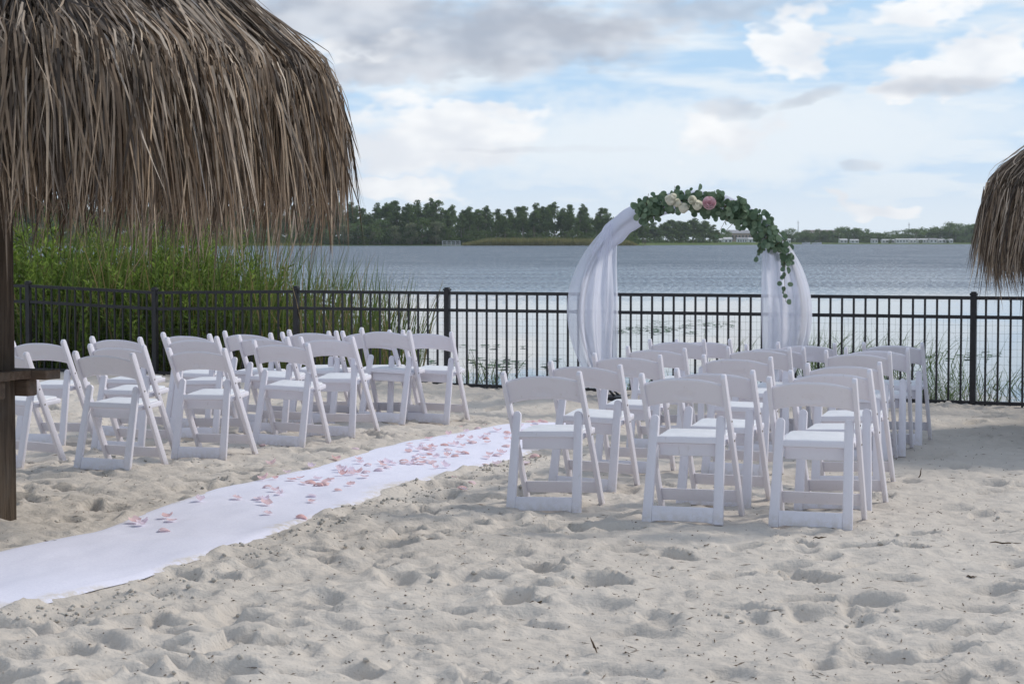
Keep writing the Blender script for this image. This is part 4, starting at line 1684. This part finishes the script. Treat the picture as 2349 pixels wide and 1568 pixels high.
# shore grass along the foot of the fence
n = 2600
gx_ = r_.uniform(-3.2, 7.0, n)
clump = vnoise(gx_ * 1.7 + 3, gx_ * 0 + 2) + 0.5
gh = np.clip(0.07 + 0.30 * clump ** 1.6 * r_.random(n), 0.05, 0.42)
gy_ = fence_y(gx_) + 0.10 + r_.random(n) ** 1.5 * 0.75
gz_ = np.maximum(ground_base(gx_, gy_) - 0.03, WATER_Z - 0.05)
P = np.stack([gx_, gy_, gz_], 1)
Dr = np.stack([r_.normal(0, 0.30, n), r_.normal(0, 0.30, n), np.ones(n)], 1)
V, Fc, nv = ribbons(P, Dr, gh + 0.10, r_.uniform(0.003, 0.007, n), 4, 0.5, 8, None, 0.6)
tag(link('shore_grass', mesh_np('shore_grass', V, Fc, M['grass'], False, {'rnd': np.repeat(r_.random(n), nv)})), 'thin dry grass fringing the water behind the fence', 'grass', None, 'stuff')

# grass standing in the lake, and floating weed
P, L = [], []
for (cx, cy, sx_, sy_, cnt, h0, h1) in ((5.0, 30.5, 1.35, 3.5, 420, 0.22, 0.72), (-0.35, 27.5, 0.35, 2.0, 60, 0.1, 0.5), (0.55, 24.5, 0.30, 1.2, 60, 0.1, 0.45), (6.7, 26.0, 0.9, 2.0, 170, 0.1, 0.42), (5.0, 24.0, 0.6, 1.2, 70, 0.1, 0.4), (1.8, 25.0, 0.7, 1.5, 60, 0.08, 0.3)):
    for k in range(cnt):
        P.append((random.gauss(cx, sx_ * 0.6), random.gauss(cy, sy_ * 0.5), WATER_Z - 0.05))
        L.append(random.uniform(h0, h1) + 0.05)
P, L = np.array(P), np.array(L)
n = len(P)
Dr = np.stack([r_.normal(0.25, 0.28, n), r_.normal(0, 0.25, n), np.ones(n)], 1)
V, Fc, nv = ribbons(P, Dr, L, r_.uniform(0.008, 0.017, n), 5, 0.5, 9, None, 0.8)
tag(link('water_grass', mesh_np('water_grass', V, Fc, M['reed'], False, {'rnd': np.repeat(r_.random(n) * 0.6, nv)})), 'sparse grass blades standing in the shallow lake', 'grass', None, 'stuff')
V, Fc = [], []
for (cx, cy, sx_, sy_, cnt) in ((3.0, 43, 1.1, 3.5, 60), (-0.3, 31, 1.2, 2.0, 40), (6.6, 33, 1.4, 2.5, 60), (4.6, 46, 0.8, 2.0, 30), (-1.6, 36, 1.0, 2.0, 30)):
    for k in range(cnt):
        x, y = random.gauss(cx, sx_ * 0.55), random.gauss(cy, sy_ * 0.4)
        b0 = len(V)
        rr = random.uniform(0.03, 0.10)
        for j in range(7):
            a = 2 * math.pi * j / 7
            V.append((x + rr * math.cos(a) * random.uniform(0.8, 1.3), y + rr * math.sin(a), WATER_Z + 0.006 + random.uniform(0, 0.025)))
        Fc.append(tuple(range(b0, b0 + 7)))
tag(link('floating_weed', mesh_np('floating_weed', V, Fc, M['eucalyptus'], False, {'rnd': [random.random() * 0.3] * len(V)})), 'patches of floating weed on the calm lake', 'water weed', None, 'stuff')

# feathery green weeds at the foot of the fence
def weed_mesh(seed):
    r_ = np.random.default_rng(seed)
    P, Dr, L = [], [], []
    for s in range(5):
        bx_, by_ = r_.normal(0, 0.035, 2)
        h = r_.uniform(0.28, 0.50)
        lx, ly = r_.normal(0, 0.10, 2)
        for k in range(46):
            t = k / 46
            P.append((bx_ + lx * t, by_ + ly * t, h * t))
            a = r_.uniform(0, 6.28)
            Dr.append((math.cos(a), math.sin(a), 0.9))
            L.append(0.055 * (1 - 0.6 * t))
        P.append((bx_, by_, 0))
        Dr.append((lx / h, ly / h, 1))
        L.append(h)
    P, Dr, L = np.array(P), np.array(Dr), np.array(L)
    V, Fc, nv = ribbons(P, Dr, L, np.where(L > 0.2, 0.006, 0.006), 3, 0.15, seed, None, 0.3)
    return mesh_np('feathery_weed', V, Fc, M['fern'], False, {'rnd': np.repeat(r_.random(len(P)), nv)})


WM = [weed_mesh(s) for s in (51, 52)]
for i, (px, dd) in enumerate(((2130, 0.16), (2150, 0.22), (2172, 0.15), (2190, 0.24), (1868, 0.2), (2118, 0.3))):
    x = (px - 1174) / F * 19.6
    y = float(fence_y(x)) + dd
    x = (px - 1174) / F * y
    o = link('feathery_weed', WM[i % 2], None, (x, y, float(ground_base(np.array([x]), np.array([y]))[0]) - 0.02), (0, 0, i * 1.1), (1, 1, random.uniform(0.8, 1.1)))
    tag(o, 'bright green feathery weed at the foot of the fence', 'weed', 'weeds at the fence foot')

# ------------------------------------------------------------------ litter on the sand
V, Fc = [], []
for k in range(3600):
    y = 6.2 + 14 * random.random() ** 1.5
    x = random.uniform(-0.29 * y, 0.29 * y)
    s, n0, ins = runner_coords(np.array([x]), np.array([y]))
    if ins[0] > -0.02:
        continue
    z = sand_z(x, y) + 0.002
    a = random.uniform(0, 6.28)
    l_, w_ = random.choice(((0.010, 0.003), (0.005, 0.003), (0.004, 0.003), (0.006, 0.004), (0.020, 0.002))) if random.random() < 0.93 else (0.035, 0.0025)
    l_ *= random.uniform(0.7, 1.4)
    ux, uy = math.cos(a) * l_, math.sin(a) * l_
    wx, wy = -math.sin(a) * w_, math.cos(a) * w_
    b0 = len(V)
    V += [(x - ux, y - uy, z), (x + wx, y + wy, z + 0.001), (x + ux, y + uy, z + 0.003), (x - wx, y - wy, z + 0.001), (x, y, z + w_ * 1.6)]
    Fc += [(b0, b0 + 1, b0 + 4), (b0 + 1, b0 + 2, b0 + 4), (b0 + 2, b0 + 3, b0 + 4), (b0 + 3, b0, b0 + 4)]
tag(link('leaf_litter', mesh_np('leaf_litter', V, Fc, M['twig'])), 'specks of dry leaf and bark strewn over the sand', 'litter', None, 'stuff')

ico = bmesh.new()
bmesh.ops.create_icosphere(ico, subdivisions=1, radius=1.0)
iv = np.array([v.co[:] for v in ico.verts])
if_ = np.array([[v.index for v in f.verts] for f in ico.faces])
ico.free()
CVs, CFs = [], []
off = 0
for k in range(260):
    if random.random() < 0.35:
        i = random.randrange(40, NR - 60)
        c0 = EB[i] + RUN_N * random.uniform(0.02, 0.28)
    else:
        pr = random.choice(prints)
        c0 = np.array([pr[0], pr[1]])
    if c0[1] > 15:
        continue
    for m_ in range(random.randrange(4, 16)):
        x, y = c0[0] + random.gauss(0, 0.08), c0[1] + random.gauss(0, 0.06)
        s, n0, ins = runner_coords(np.array([x]), np.array([y]))
        if ins[0] > -0.01:
            continue
        rr = random.choice((0.004, 0.005, 0.006, 0.008, 0.012)) * random.uniform(0.8, 1.3)
        vv = iv * rr * rng.uniform(0.7, 1.2, (len(iv), 1)) * np.array([1, 1, 0.8]) + np.array([x, y, sand_z(x, y) + rr * 0.35])
        CVs.append(vv)
        CFs.append(if_ + off)
        off += len(iv)
tag(link('sand_clods', mesh_np('sand_clods', np.concatenate(CVs), np.concatenate(CFs), M['clod'], True)), 'small crumbs of damp sand kicked out of the footprints', 'sand crumbs', None, 'stuff')

# larger twigs, each its own thing
for i, (a, b, ln, ang, lab) in enumerate(((1880, 1236, 0.075, 0.2, 'short thick brown twig lying behind the row of chairs farthest from the fence'),
                                          (1236, 1387, 0.085, 0.15, 'dark broken twig on the trampled sand between runner and chairs'),
                                          (2228, 1330, 0.050, -0.6, 'curled dark bark scrap on smooth sand below the low hut'),
                                          (2305, 1260, 0.160, -0.5, 'long thin curved stick on the sand near the low hut'),
                                          (2110, 1085, 0.110, 1.2, 'thin reddish stick standing out of the sand beside the chairs'),
                                          (1361, 1480, 0.07, 1.9, 'thin straw stub sticking up from a flat patch of sand'),
                                          (392, 1192, 0.10, -0.1, 'dark frond scrap half buried beside the runner and hut post'),
                                          (120, 1243, 0.13, 0.2, 'thin bent root lying between the hut post and the runner'))):
    P = pix(a, b, 0.0)
    z = sand_z(P.x, P.y)
    up = 0.6 if 'sticking' in lab or 'standing' in lab else 0.03
    path = []
    for k in range(6):
        t = k / 5 - 0.5
        path.append((t * ln * math.cos(ang), t * ln * math.sin(ang) + 0.012 * math.sin(k * 1.9), (t + 0.5) * ln * up + 0.004 * (k % 2) + 0.003))
    v, f = tube_np(path, [0.002, 0.004, 0.0045, 0.004, 0.003, 0.001], 6)
    o = link('twig', mesh_np('twig', v, f, M['twig'], True), None, (P.x, P.y, z))
    tag(o, lab, 'twig')
# ------------------------------------------------------------------ trees of the far shore
def leaf_cloud(centers, radii, per, size, seed, flat=0.7):
    """small leaf tufts spread through ellipsoidal clumps"""
    r_ = np.random.default_rng(seed)
    V, Fc, R, off = [], [], [], 0
    for c, rd in zip(centers, radii):
        n = max(6, int(per * (rd / np.mean(radii)) ** 2))
        d = r_.normal(0, 1, (n, 3))
        d /= np.linalg.norm(d, axis=1, keepdims=True)
        p = np.array(c) + d * (rd * r_.random((n, 1)) ** 0.45) * np.array([1, 1, flat])
        a = r_.normal(0, 1, (n, 3))
        a /= np.linalg.norm(a, axis=1, keepdims=True)
        b = np.cross(a, r_.normal(0, 1, (n, 3)))
        b /= np.linalg.norm(b, axis=1, keepdims=True) + 1e-9
        sz = size * r_.uniform(0.6, 1.4, (n, 1))
        quad = np.stack([p - a * sz, p + b * sz * 0.6, p + a * sz, p - b * sz * 0.6], 1).reshape(-1, 3)
        V.append(quad)
        Fc.append(np.arange(n * 4).reshape(n, 4) + off)
        tone = np.clip(r_.normal(0.36, 0.16) + r_.normal(0, 0.13, n), 0, 0.69)
        R.append(np.repeat(tone, 4))
        off += n * 4
    return np.concatenate(V), np.concatenate(Fc), np.concatenate(R)


def trunk_np(h, r0, limbs, seed):
    r_ = random.Random(seed)
    path = [(r_.uniform(-0.15, 0.15) * (k > 0), r_.uniform(-0.15, 0.15) * (k > 0), h * k / 6) for k in range(7)]
    parts = [tube_np(path, [r0 * (1 - 0.75 * k / 6) for k in range(7)], 6)]
    for c in limbs:
        z0 = min(h * 0.92, max(h * 0.3, c[2] - 1.5))
        parts.append(tube_np([(0, 0, z0), (c[0] * 0.5, c[1] * 0.5, (z0 + c[2]) / 2 + 0.2), tuple(c)], [r0 * 0.35, r0 * 0.25, r0 * 0.1], 5))
    return join_np(parts)


def pine(seed, h=20.0, lo=0.48):
    r_ = random.Random(seed)
    cs, rs_ = [], []
    nc = r_.randrange(15, 21)
    for k in range(nc):
        t = k / (nc - 1)
        z = h * (lo + (0.97 - lo) * t)
        spread = (3.3 * math.sin(math.pi * min(1, 0.25 + 0.75 * t)) + 0.8)
        a = r_.uniform(0, 6.28)
        rr = spread * r_.uniform(0.25, 1.0)
        cs.append((rr * math.cos(a), rr * math.sin(a), z + r_.uniform(-0.5, 0.5)))
        rs_.append(r_.uniform(1.5, 2.5) * (1.15 - 0.35 * t))
    V, Fc, R = leaf_cloud(cs, rs_, 110, 0.40, seed, 0.66)
    crown = mesh_np('crown', V, Fc, M['pine'], False, {'rnd': R})
    v, f = trunk_np(h * 0.95, 0.30, cs[::2], seed)
    return crown, mesh_np('trunk', v, f, M['bark'], True), h


def broad(seed, h=13.0, w=4.5, mat='broad', lo=0.12):
    r_ = random.Random(seed)
    cs, rs_ = [], []
    for k in range(24):
        a = r_.uniform(0, 6.28)
        t = r_.random()
        z = h * (lo + (0.90 - lo) * t)
        rr = w * math.sqrt(max(0.0, 1 - (abs(t - 0.45) / 0.62) ** 2)) * r_.uniform(0.35, 0.95)
        cs.append((rr * math.cos(a), rr * math.sin(a), z))
        rs_.append(r_.uniform(1.2, 2.2))
    V, Fc, R = leaf_cloud(cs, rs_, 60, 0.36, seed, 0.85)
    crown = mesh_np('crown', V, Fc, M[mat], False, {'rnd': R})
    v, f = trunk_np(h * 0.8, 0.34, cs[::3], seed)
    return crown, mesh_np('trunk', v, f, M['bark'], True), h


PINES = [pine(60 + i, h, lo) for i, (h, lo) in enumerate(((20, 0.45), (21, 0.52), (19, 0.40), (20, 0.58), (22, 0.5), (18, 0.36)))]
BROADS = [broad(80, 13, 4.6), broad(81, 12, 5.2), broad(82, 14, 4.4), broad(83, 12, 4.8)]
MOSSY = [broad(85, 12, 4.2, 'moss'), broad(86, 11, 4.6, 'moss'), broad(87, 12.5, 3.8, 'moss')]


def plant_tree(name, model, x, y, h, label, group, widen=1.0):
    crown, trunk, h0 = model
    s = h / h0
    t = empty(name, (x, y, WATER_Z + 0.3), random.uniform(0, 6.28))
    t.scale = (s * widen, s * widen, s)
    link('crown', crown, t)
    link('trunk', trunk, t)
    tag(t, label, 'tree', group)
    return t


def top_to_h(py, y):
    return CAM_H - WATER_Z - 0.3 + (HORIZON - py) / F * y


# skyline of the wood in the photograph: x pixel -> crown top y pixel
sk = np.array([(-150, 455), (0, 452), (60, 450), (110, 448), (160, 452), (230, 470), (330, 470), (430, 478), (520, 462), (590, 468), (660, 478), (745, 478), (790, 472), (840, 480), (880, 466), (925, 466), (960, 470), (985, 464), (1035, 468), (1060, 482),
               (1100, 476), (1130, 486), (1155, 488), (1205, 471), (1240, 478), (1290, 470), (1340, 478), (1390, 486), (1430, 492), (1480, 497)])
fx0 = -140
while fx0 < 1495:
    for row in range(3):
        px = fx0 + random.uniform(-9, 9)
        yb = shore_at((px - 1174) / F * 960) + (16, 34, 60)[row] + random.uniform(-6, 6)
        x = (px - 1174) / F * yb
        top = float(np.interp(px, sk[:, 0], sk[:, 1])) + (random.choice((-6, -2, 3, 10, 18)) if row > 0 else random.choice((12, 20, 28, 36)))
        h = top_to_h(top, yb)
        if row == 0 and random.random() < 0.35:
            continue
        plant_tree('pine_tree', random.choice(PINES), x, yb, h, 'tall slender pine in the dark wood across the lake', 'pines of the wood across the lake', random.uniform(0.75, 1.15))
    fx0 += 21
# paler trees at the water's edge in front of the pines
for (px, top, mod) in ((795, 512, 1), (822, 505, 0), (872, 502, 0), (905, 515, 1), (945, 508, 1), (968, 500, 0), (1000, 505, 1), (1030, 520, 0), (860, 528, 1), (1075, 528, 0), (1115, 530, 0), (1180, 525, 0), (1240, 532, 0), (1300, 530, 0), (1350, 535, 0),
                       (1400, 532, 0), (40, 500, 0), (90, 512, 1), (130, 505, 0), (180, 520, 0), (260, 515, 0), (350, 520, 1), (440, 518, 0), (540, 520, 0), (600, 522, 1), (660, 528, 0), (700, 530, 0), (745, 520, 0)):
    yb = shore_at((px - 1174) / F * 960) + 7
    x = (px - 1174) / F * yb
    if mod:
        plant_tree('mossy_tree', random.choice(MOSSY), x, yb, top_to_h(top, yb), 'pale grey-green moss-hung tree at the edge of the wood across the lake', 'moss-hung trees across the lake', 1.1)
    else:
        plant_tree('broadleaf_tree', random.choice(BROADS), x, yb, top_to_h(top, yb), 'rounded mid-green tree at the edge of the wood across the lake', 'rounded trees along the wood across the lake', 1.15)
# trees on the point behind the arch
px = 1462
while px < 1648:
    for row in range(2):
        p2 = px + random.uniform(-6, 6)
        yb = 1195 + 22 * row + (p2 - 1460) * 0.35
        x = (p2 - 1174) / F * yb
        top = float(np.interp(p2, [1460, 1500, 1530, 1560, 1590, 1620, 1640, 1650], [506, 512, 505, 507, 502, 508, 520, 535])) + random.choice((0, 2, 6, 12))
        plant_tree('pine_tree', random.choice(PINES[:3] + PINES[5:]), x, yb, top_to_h(top, yb), 'bushy pine on the wooded point seen through the arch', 'pines on the point behind the arch', 1.5)
    px += 13
# right-hand shore, farther off: low tree line behind the white homes
px = 1650
while px < 2420:
    for row in range(2):
        p2 = px + random.uniform(-8, 8)
        X0 = (p2 - 1174) / F * 1620
        yb = shore_at(X0) + (70, 130)[row] + random.uniform(-12, 12)
        x = (p2 - 1174) / F * yb
        top = float(np.interp(p2, [1650, 1800, 1850, 1925, 1990, 2080, 2120, 2150, 2185, 2230, 2300, 2420], [535, 533, 534, 523, 534, 534, 526, 524, 514, 522, 528, 530])) + random.choice((-9, -6, -4, -2, 2)) + (3 if row == 0 else 0)
        plant_tree('shade_tree', random.choice(BROADS), x, yb, max(5.0, top_to_h(top, yb)), 'low dark green tree behind the white homes across the lake', 'trees behind the lakeside homes', random.uniform(1.2, 1.9))
    px += 15
for (px, top) in ((1915, 545), (1985, 546), (2040, 548), (2200, 540), (2225, 536), (1960, 549), (2170, 546), (2110, 549)):
    X0 = (px - 1174) / F * 1620
    yb = shore_at(X0) + 22
    plant_tree('shade_tree', random.choice(BROADS), (px - 1174) / F * yb, yb, max(3.5, top_to_h(top, yb)), 'small bright tree on the lawn between lakeside homes', 'trees on the lakeside lawns', 1.5)

# undergrowth that closes the wood, and the reed belt before it
r_ = np.random.default_rng(77)
cs, rs_ = [], []
for px in np.arange(-170, 1460, 5.5):
    for row in range(5):
        yb = shore_at((px - 1174) / F * 960) + 9 + row * 16
        cs.append(((px + r_.uniform(-3, 3) - 1174) / F * yb, yb, r_.uniform(1.0, 2.0 + 3.4 * row)))
        rs_.append(r_.uniform(2.0, 3.6))
for px in np.arange(1460, 1650, 6):
    for row in range(2):
        yb = 1190 + (px - 1460) * 0.35 + row * 18
        cs.append(((px - 1174) / F * yb, yb, r_.uniform(0.5, 6.0)))
        rs_.append(r_.uniform(1.8, 3.0))
for px in np.arange(1650, 2430, 7):
    X0 = (px - 1174) / F * 1620
    yb = shore_at(X0) + 95
    cs.append(((px - 1174) / F * yb, yb, r_.uniform(1.5, 6.5)))
    rs_.append(r_.uniform(3.2, 5.2))
V, Fc, R = leaf_cloud(cs, rs_, 60, 0.65, 5, 0.8)
tag(link('undergrowth', mesh_np('undergrowth', V, Fc, M['broad'], False, {'rnd': R * 0.8})), 'dense dark undergrowth under the trees across the lake', 'undergrowth', None, 'stuff')
n = 9000
bpx = np.concatenate([r_.uniform(1060, 1462, int(n * 0.7)), r_.uniform(30, 740, n - int(n * 0.7))])
yb = np.array([shore_at((p - 1174) / F * 965) for p in bpx]) + r_.uniform(-3.5, 4.5, n)
hgt = np.where(bpx > 1060, np.interp(bpx, [1060, 1120, 1250, 1400, 1440, 1462], [1.5, 4.0, 4.2, 3.6, 3.0, 1.0]), 1.8) * r_.uniform(0.55, 1.1, n)
P = np.stack([(bpx - 1174) / F * yb, yb, np.full(n, WATER_Z - 0.1)], 1)
Dr = np.stack([r_.normal(0, 0.12, n), r_.normal(0, 0.12, n), np.ones(n)], 1)
V, Fc, nv = ribbons(P, Dr, hgt, r_.uniform(0.18, 0.40, n), 2, 0.15, 4, [1, 0.8, 0.1], 0.2)
tag(link('reed_belt', mesh_np('reed_belt', V, Fc, M['belt'], False, {'rnd': np.repeat(r_.uniform(0.15, 0.75, n), nv)})), 'straw-green reed belt along the foot of the far wood', 'reeds', None, 'stuff')

# ------------------------------------------------------------------ homes, boats and masts across the lake
M['house_white'] = mat_noise('white_siding', (0.74, 0.74, 0.74), (0.80, 0.80, 0.80), 0.6, 0.7)
M['house_roof'] = mat_noise('pale_roof', (0.50, 0.50, 0.51), (0.60, 0.60, 0.60), 0.5, 0.7)
M['roof_grey'] = mat_noise('grey_roof', (0.28, 0.28, 0.30), (0.36, 0.36, 0.37), 0.5, 0.7)
M['house_pink'] = mat_noise('buff_render', (0.42, 0.31, 0.25), (0.48, 0.37, 0.30), 0.3, 0.8)
M['roof_brown'] = mat_noise('brown_roof', (0.17, 0.145, 0.14), (0.23, 0.20, 0.19), 0.3, 0.8)
M['glass_far'] = mat_noise('window_glass', (0.05, 0.06, 0.07), (0.09, 0.10, 0.11), 0.5, 0.2, 0.5)
M['pole'] = mat_noise('grey_mast', (0.20, 0.21, 0.22), (0.28, 0.29, 0.30), 0.5, 0.6)
M['green_screen'] = mat_noise('green_windscreen', (0.020, 0.10, 0.055), (0.030, 0.13, 0.070), 0.4, 0.8)
M['pontoon'] = mat_noise('pale_deck', (0.55, 0.53, 0.48), (0.66, 0.64, 0.60), 0.8, 0.7)


def house(name, px0, px1, y_off, wall_h, roof_h, wall, roof, label, group, nwin=3, base_z=0.6, deep=7.0, win=True, yabs=None):
    pm = (px0 + px1) / 2
    yb = yabs if yabs else shore_at((pm - 1174) / F * 1620) + y_off
    x0, x1 = (px0 - 1174) / F * yb, (px1 - 1174) / F * yb
    w = x1 - x0
    h = empty(name, ((x0 + x1) / 2, yb, WATER_Z + base_z))
    tag(h, label, 'house' if group else 'building', group)
    link('wall', bm_mesh('wall', box_bm(-w / 2, w / 2, 0, deep, -0.6, wall_h, 0.0), M[wall]), h)
    ov = 0.35
    pts = [(-ov, wall_h + 0.01), (deep + ov, wall_h + 0.01), (deep + ov, wall_h + 0.12), (deep / 2, wall_h + roof_h), (-ov, wall_h + 0.12)]
    link('roof', bm_mesh('roof', prism(pts, lambda u, v, d: (d, u, v), -w / 2 - ov, w / 2 + ov), M[roof]), h)
    if win:
        for k in range(nwin):
            xx = -w / 2 + w * (k + 0.5) / nwin
            link('window', bm_mesh('window', box_bm(xx - w / nwin * 0.24, xx + w / nwin * 0.24, -0.06, -0.01, wall_h * 0.38, wall_h * 0.82), M['glass_far']), h)
    return h


HG = 'white homes along the far shore'
for i, (a, b, wh, rh, rf, lab) in enumerate((
        (1640, 1656, 2.6, 0.9, 'house_roof', 'small buff-white home half hidden by the wooded point'),
        (1660, 1678, 3.0, 1.3, 'house_roof', 'white home with pale gable roof beside the wooded point'),
        (1690, 1712, 3.2, 1.0, 'roof_grey', 'white home seen just under the leaf garland'),
        (1716, 1732, 3.0, 1.2, 'house_roof', 'white home with low roof behind the garland end'),
        (1802, 1812, 2.8, 1.0, 'house_roof', 'small white home close to where the leaf garland ends'),
        (1925, 1942, 2.6, 1.2, 'house_roof', 'small white home alone between bright lawn trees'),
        (1950, 1968, 2.4, 1.0, 'house_roof', 'low white home among lawn trees apart from the long row'),
        (1998, 2012, 2.8, 0.9, 'roof_grey', 'grey-roofed white home at the start of the long row'),
        (2022, 2050, 2.6, 0.8, 'house_roof', 'long low white home, first in the lakeside row'),
        (2054, 2082, 3.0, 0.9, 'house_roof', 'long white home, second in the lakeside row'),
        (2085, 2100, 2.8, 1.2, 'house_roof', 'short white gabled home, third in the lakeside row'),
        (2104, 2128, 3.0, 1.0, 'house_roof', 'white home, fourth in the lakeside row'),
        (2131, 2148, 3.0, 1.2, 'roof_grey', 'white home with grey roof, fifth in the lakeside row'),
        (2151, 2184, 2.7, 0.9, 'house_roof', 'long white home at the end of the lakeside row'))):
    house('lakeside_home', a, b, 16 + 5 * (i % 3), wh, rh, 'house_white', rf, lab, HG, 4 if b - a > 20 else 2, yabs=(1330 + (a - 1640) * 0.4 if a < 1740 else None))
house('buff_hall', 1668, 1722, 0, 7.5, 2.6, 'house_pink', 'roof_grey', 'buff hall with grey roof rising behind white homes', None, 7, yabs=1480, deep=14)
house('long_brown_building', 1845, 1918, 190, 9.0, 3.0, 'roof_brown', 'roof_brown', 'long brown building above the trees across the lake', None, 9, deep=16)
for (px, top, lab) in ((1829, 505, 'thin grey mast above the trees near the long brown building'), (2083, 510, 'thin grey mast above the trees behind the lakeside row of homes')):
    yb = 1820.0
    x = (px - 1174) / F * yb
    h = top_to_h(top, yb)
    m_ = empty('mast', (x, yb, WATER_Z))
    tag(m_, lab, 'mast')
    v, f = tube_np([(0, 0, 0), (0, 0, h * 0.5), (0, 0, h)], [0.40, 0.32, 0.22], 8)
    link('pole', mesh_np('pole', v, f, M['pole'], True), m_)
    link('cross_arm', bm_mesh('cross_arm', box_bm(-0.9, 0.9, -0.12, 0.12, h - 2.2, h - 1.9), M['pole']), m_)


def boat(px, y_off, ln, lab):
    yb = shore_at((px - 1174) / F * 1620) - y_off
    b = empty('moored_boat', ((px - 1174) / F * yb, yb, WATER_Z))
    tag(b, lab, 'boat', 'white boats moored at the far shore')
    bm = bmesh.new()
    secs = []
    for k in range(8):
        t = k / 7
        w = 1.2 * (1 - t ** 2.6) + 0.05
        secs.append([bm.verts.new((-ln / 2 + ln * t, s * w, z)) for s, z in ((-1, 1.1 + 0.35 * t), (-0.75, -0.2), (0.75, -0.2), (1, 1.1 + 0.35 * t))])
    for k in range(7):
        for j in range(3):
            bm.faces.new((secs[k][j], secs[k][j + 1], secs[k + 1][j + 1], secs[k + 1][j]))
        bm.faces.new((secs[k][3], secs[k][0], secs[k + 1][0], secs[k + 1][3]))
    bm.faces.new(secs[0])
    bm.faces.new(list(reversed(secs[-1])))
    link('hull', bm_mesh('hull', bm, M['house_white'], 40), b)
    link('canopy', bm_mesh('canopy', box_bm(-ln * 0.22, ln * 0.12, -0.9, 0.9, 2.1, 2.25, 0.04), M['house_white']), b)
    for sx in (-1, 1):
        for xx in (-ln * 0.2, ln * 0.1):
            v, f = tube_np([(xx, sx * 0.8, 1.0), (xx, sx * 0.8, 2.12)], 0.06, 5)
            link('canopy_post', mesh_np('canopy_post', v, f, M['pole']), b)


boat(1738 + 110, 12, 6.5, 'white boat moored off the lawn below the long brown building')
boat(1872, 10, 8.0, 'longer white canopied boat moored near the lakeside lawn trees')
# dock with a pale railing in front of the wood
yb = shore_at((1035 - 1174) / F * 965) - 4
dk = empty('swim_dock', ((1035 - 1174) / F * yb, yb, WATER_Z))
tag(dk, 'pale railed dock at the foot of the dark wood', 'dock')
link('deck', bm_mesh('deck', box_bm(-4.4, 4.4, -1.6, 1.6, 0.25, 0.6), M['pontoon']), dk)
for sx in (-4.3, -2.1, 0.0, 2.1, 4.3):
    link('post', bm_mesh('post', box_bm(sx - 0.12, sx + 0.12, -1.55, -1.35, -0.3, 2.3), M['house_white']), dk)
for z in (1.2, 2.2):
    link('rail', bm_mesh('rail', box_bm(-4.3, 4.3, -1.50, -1.40, z - 0.10, z + 0.10), M['house_white']), dk)
# green screened court between trunks
yb = shore_at((770 - 1174) / F * 960) + 24
cs_ = empty('court_screen', ((766 - 1174) / F * yb, yb, WATER_Z + 0.3))
tag(cs_, 'dark green court windscreen between tree trunks across the lake', 'screen')
link('screen', bm_mesh('screen', box_bm(-8.0, 8.0, -0.03, 0.03, 0.6, 3.3), M['green_screen']), cs_)
for k in range(6):
    xx = -8 + 16 * k / 5
    link('post', bm_mesh('post', box_bm(xx - 0.06, xx + 0.06, 0.035, 0.15, -0.3, 3.4), M['pole']), cs_)

# ------------------------------------------------------------------ humid air over the lake
hz, t, out = new_mat('haze_air')
pv = t.new('ShaderNodeVolumePrincipled')
pv.inputs['Color'].default_value = (0.86, 0.92, 1.0, 1)
pv.inputs['Density'].default_value = 0.000075
pv.inputs['Anisotropy'].default_value = 0.2
t.l.new(pv.outputs[0], out.inputs['Volume'])
tag(link('haze', bm_mesh('haze', box_bm(-1000, 1000, -60, 2700, -3.0, 60.0), hz)), kind='stuff')
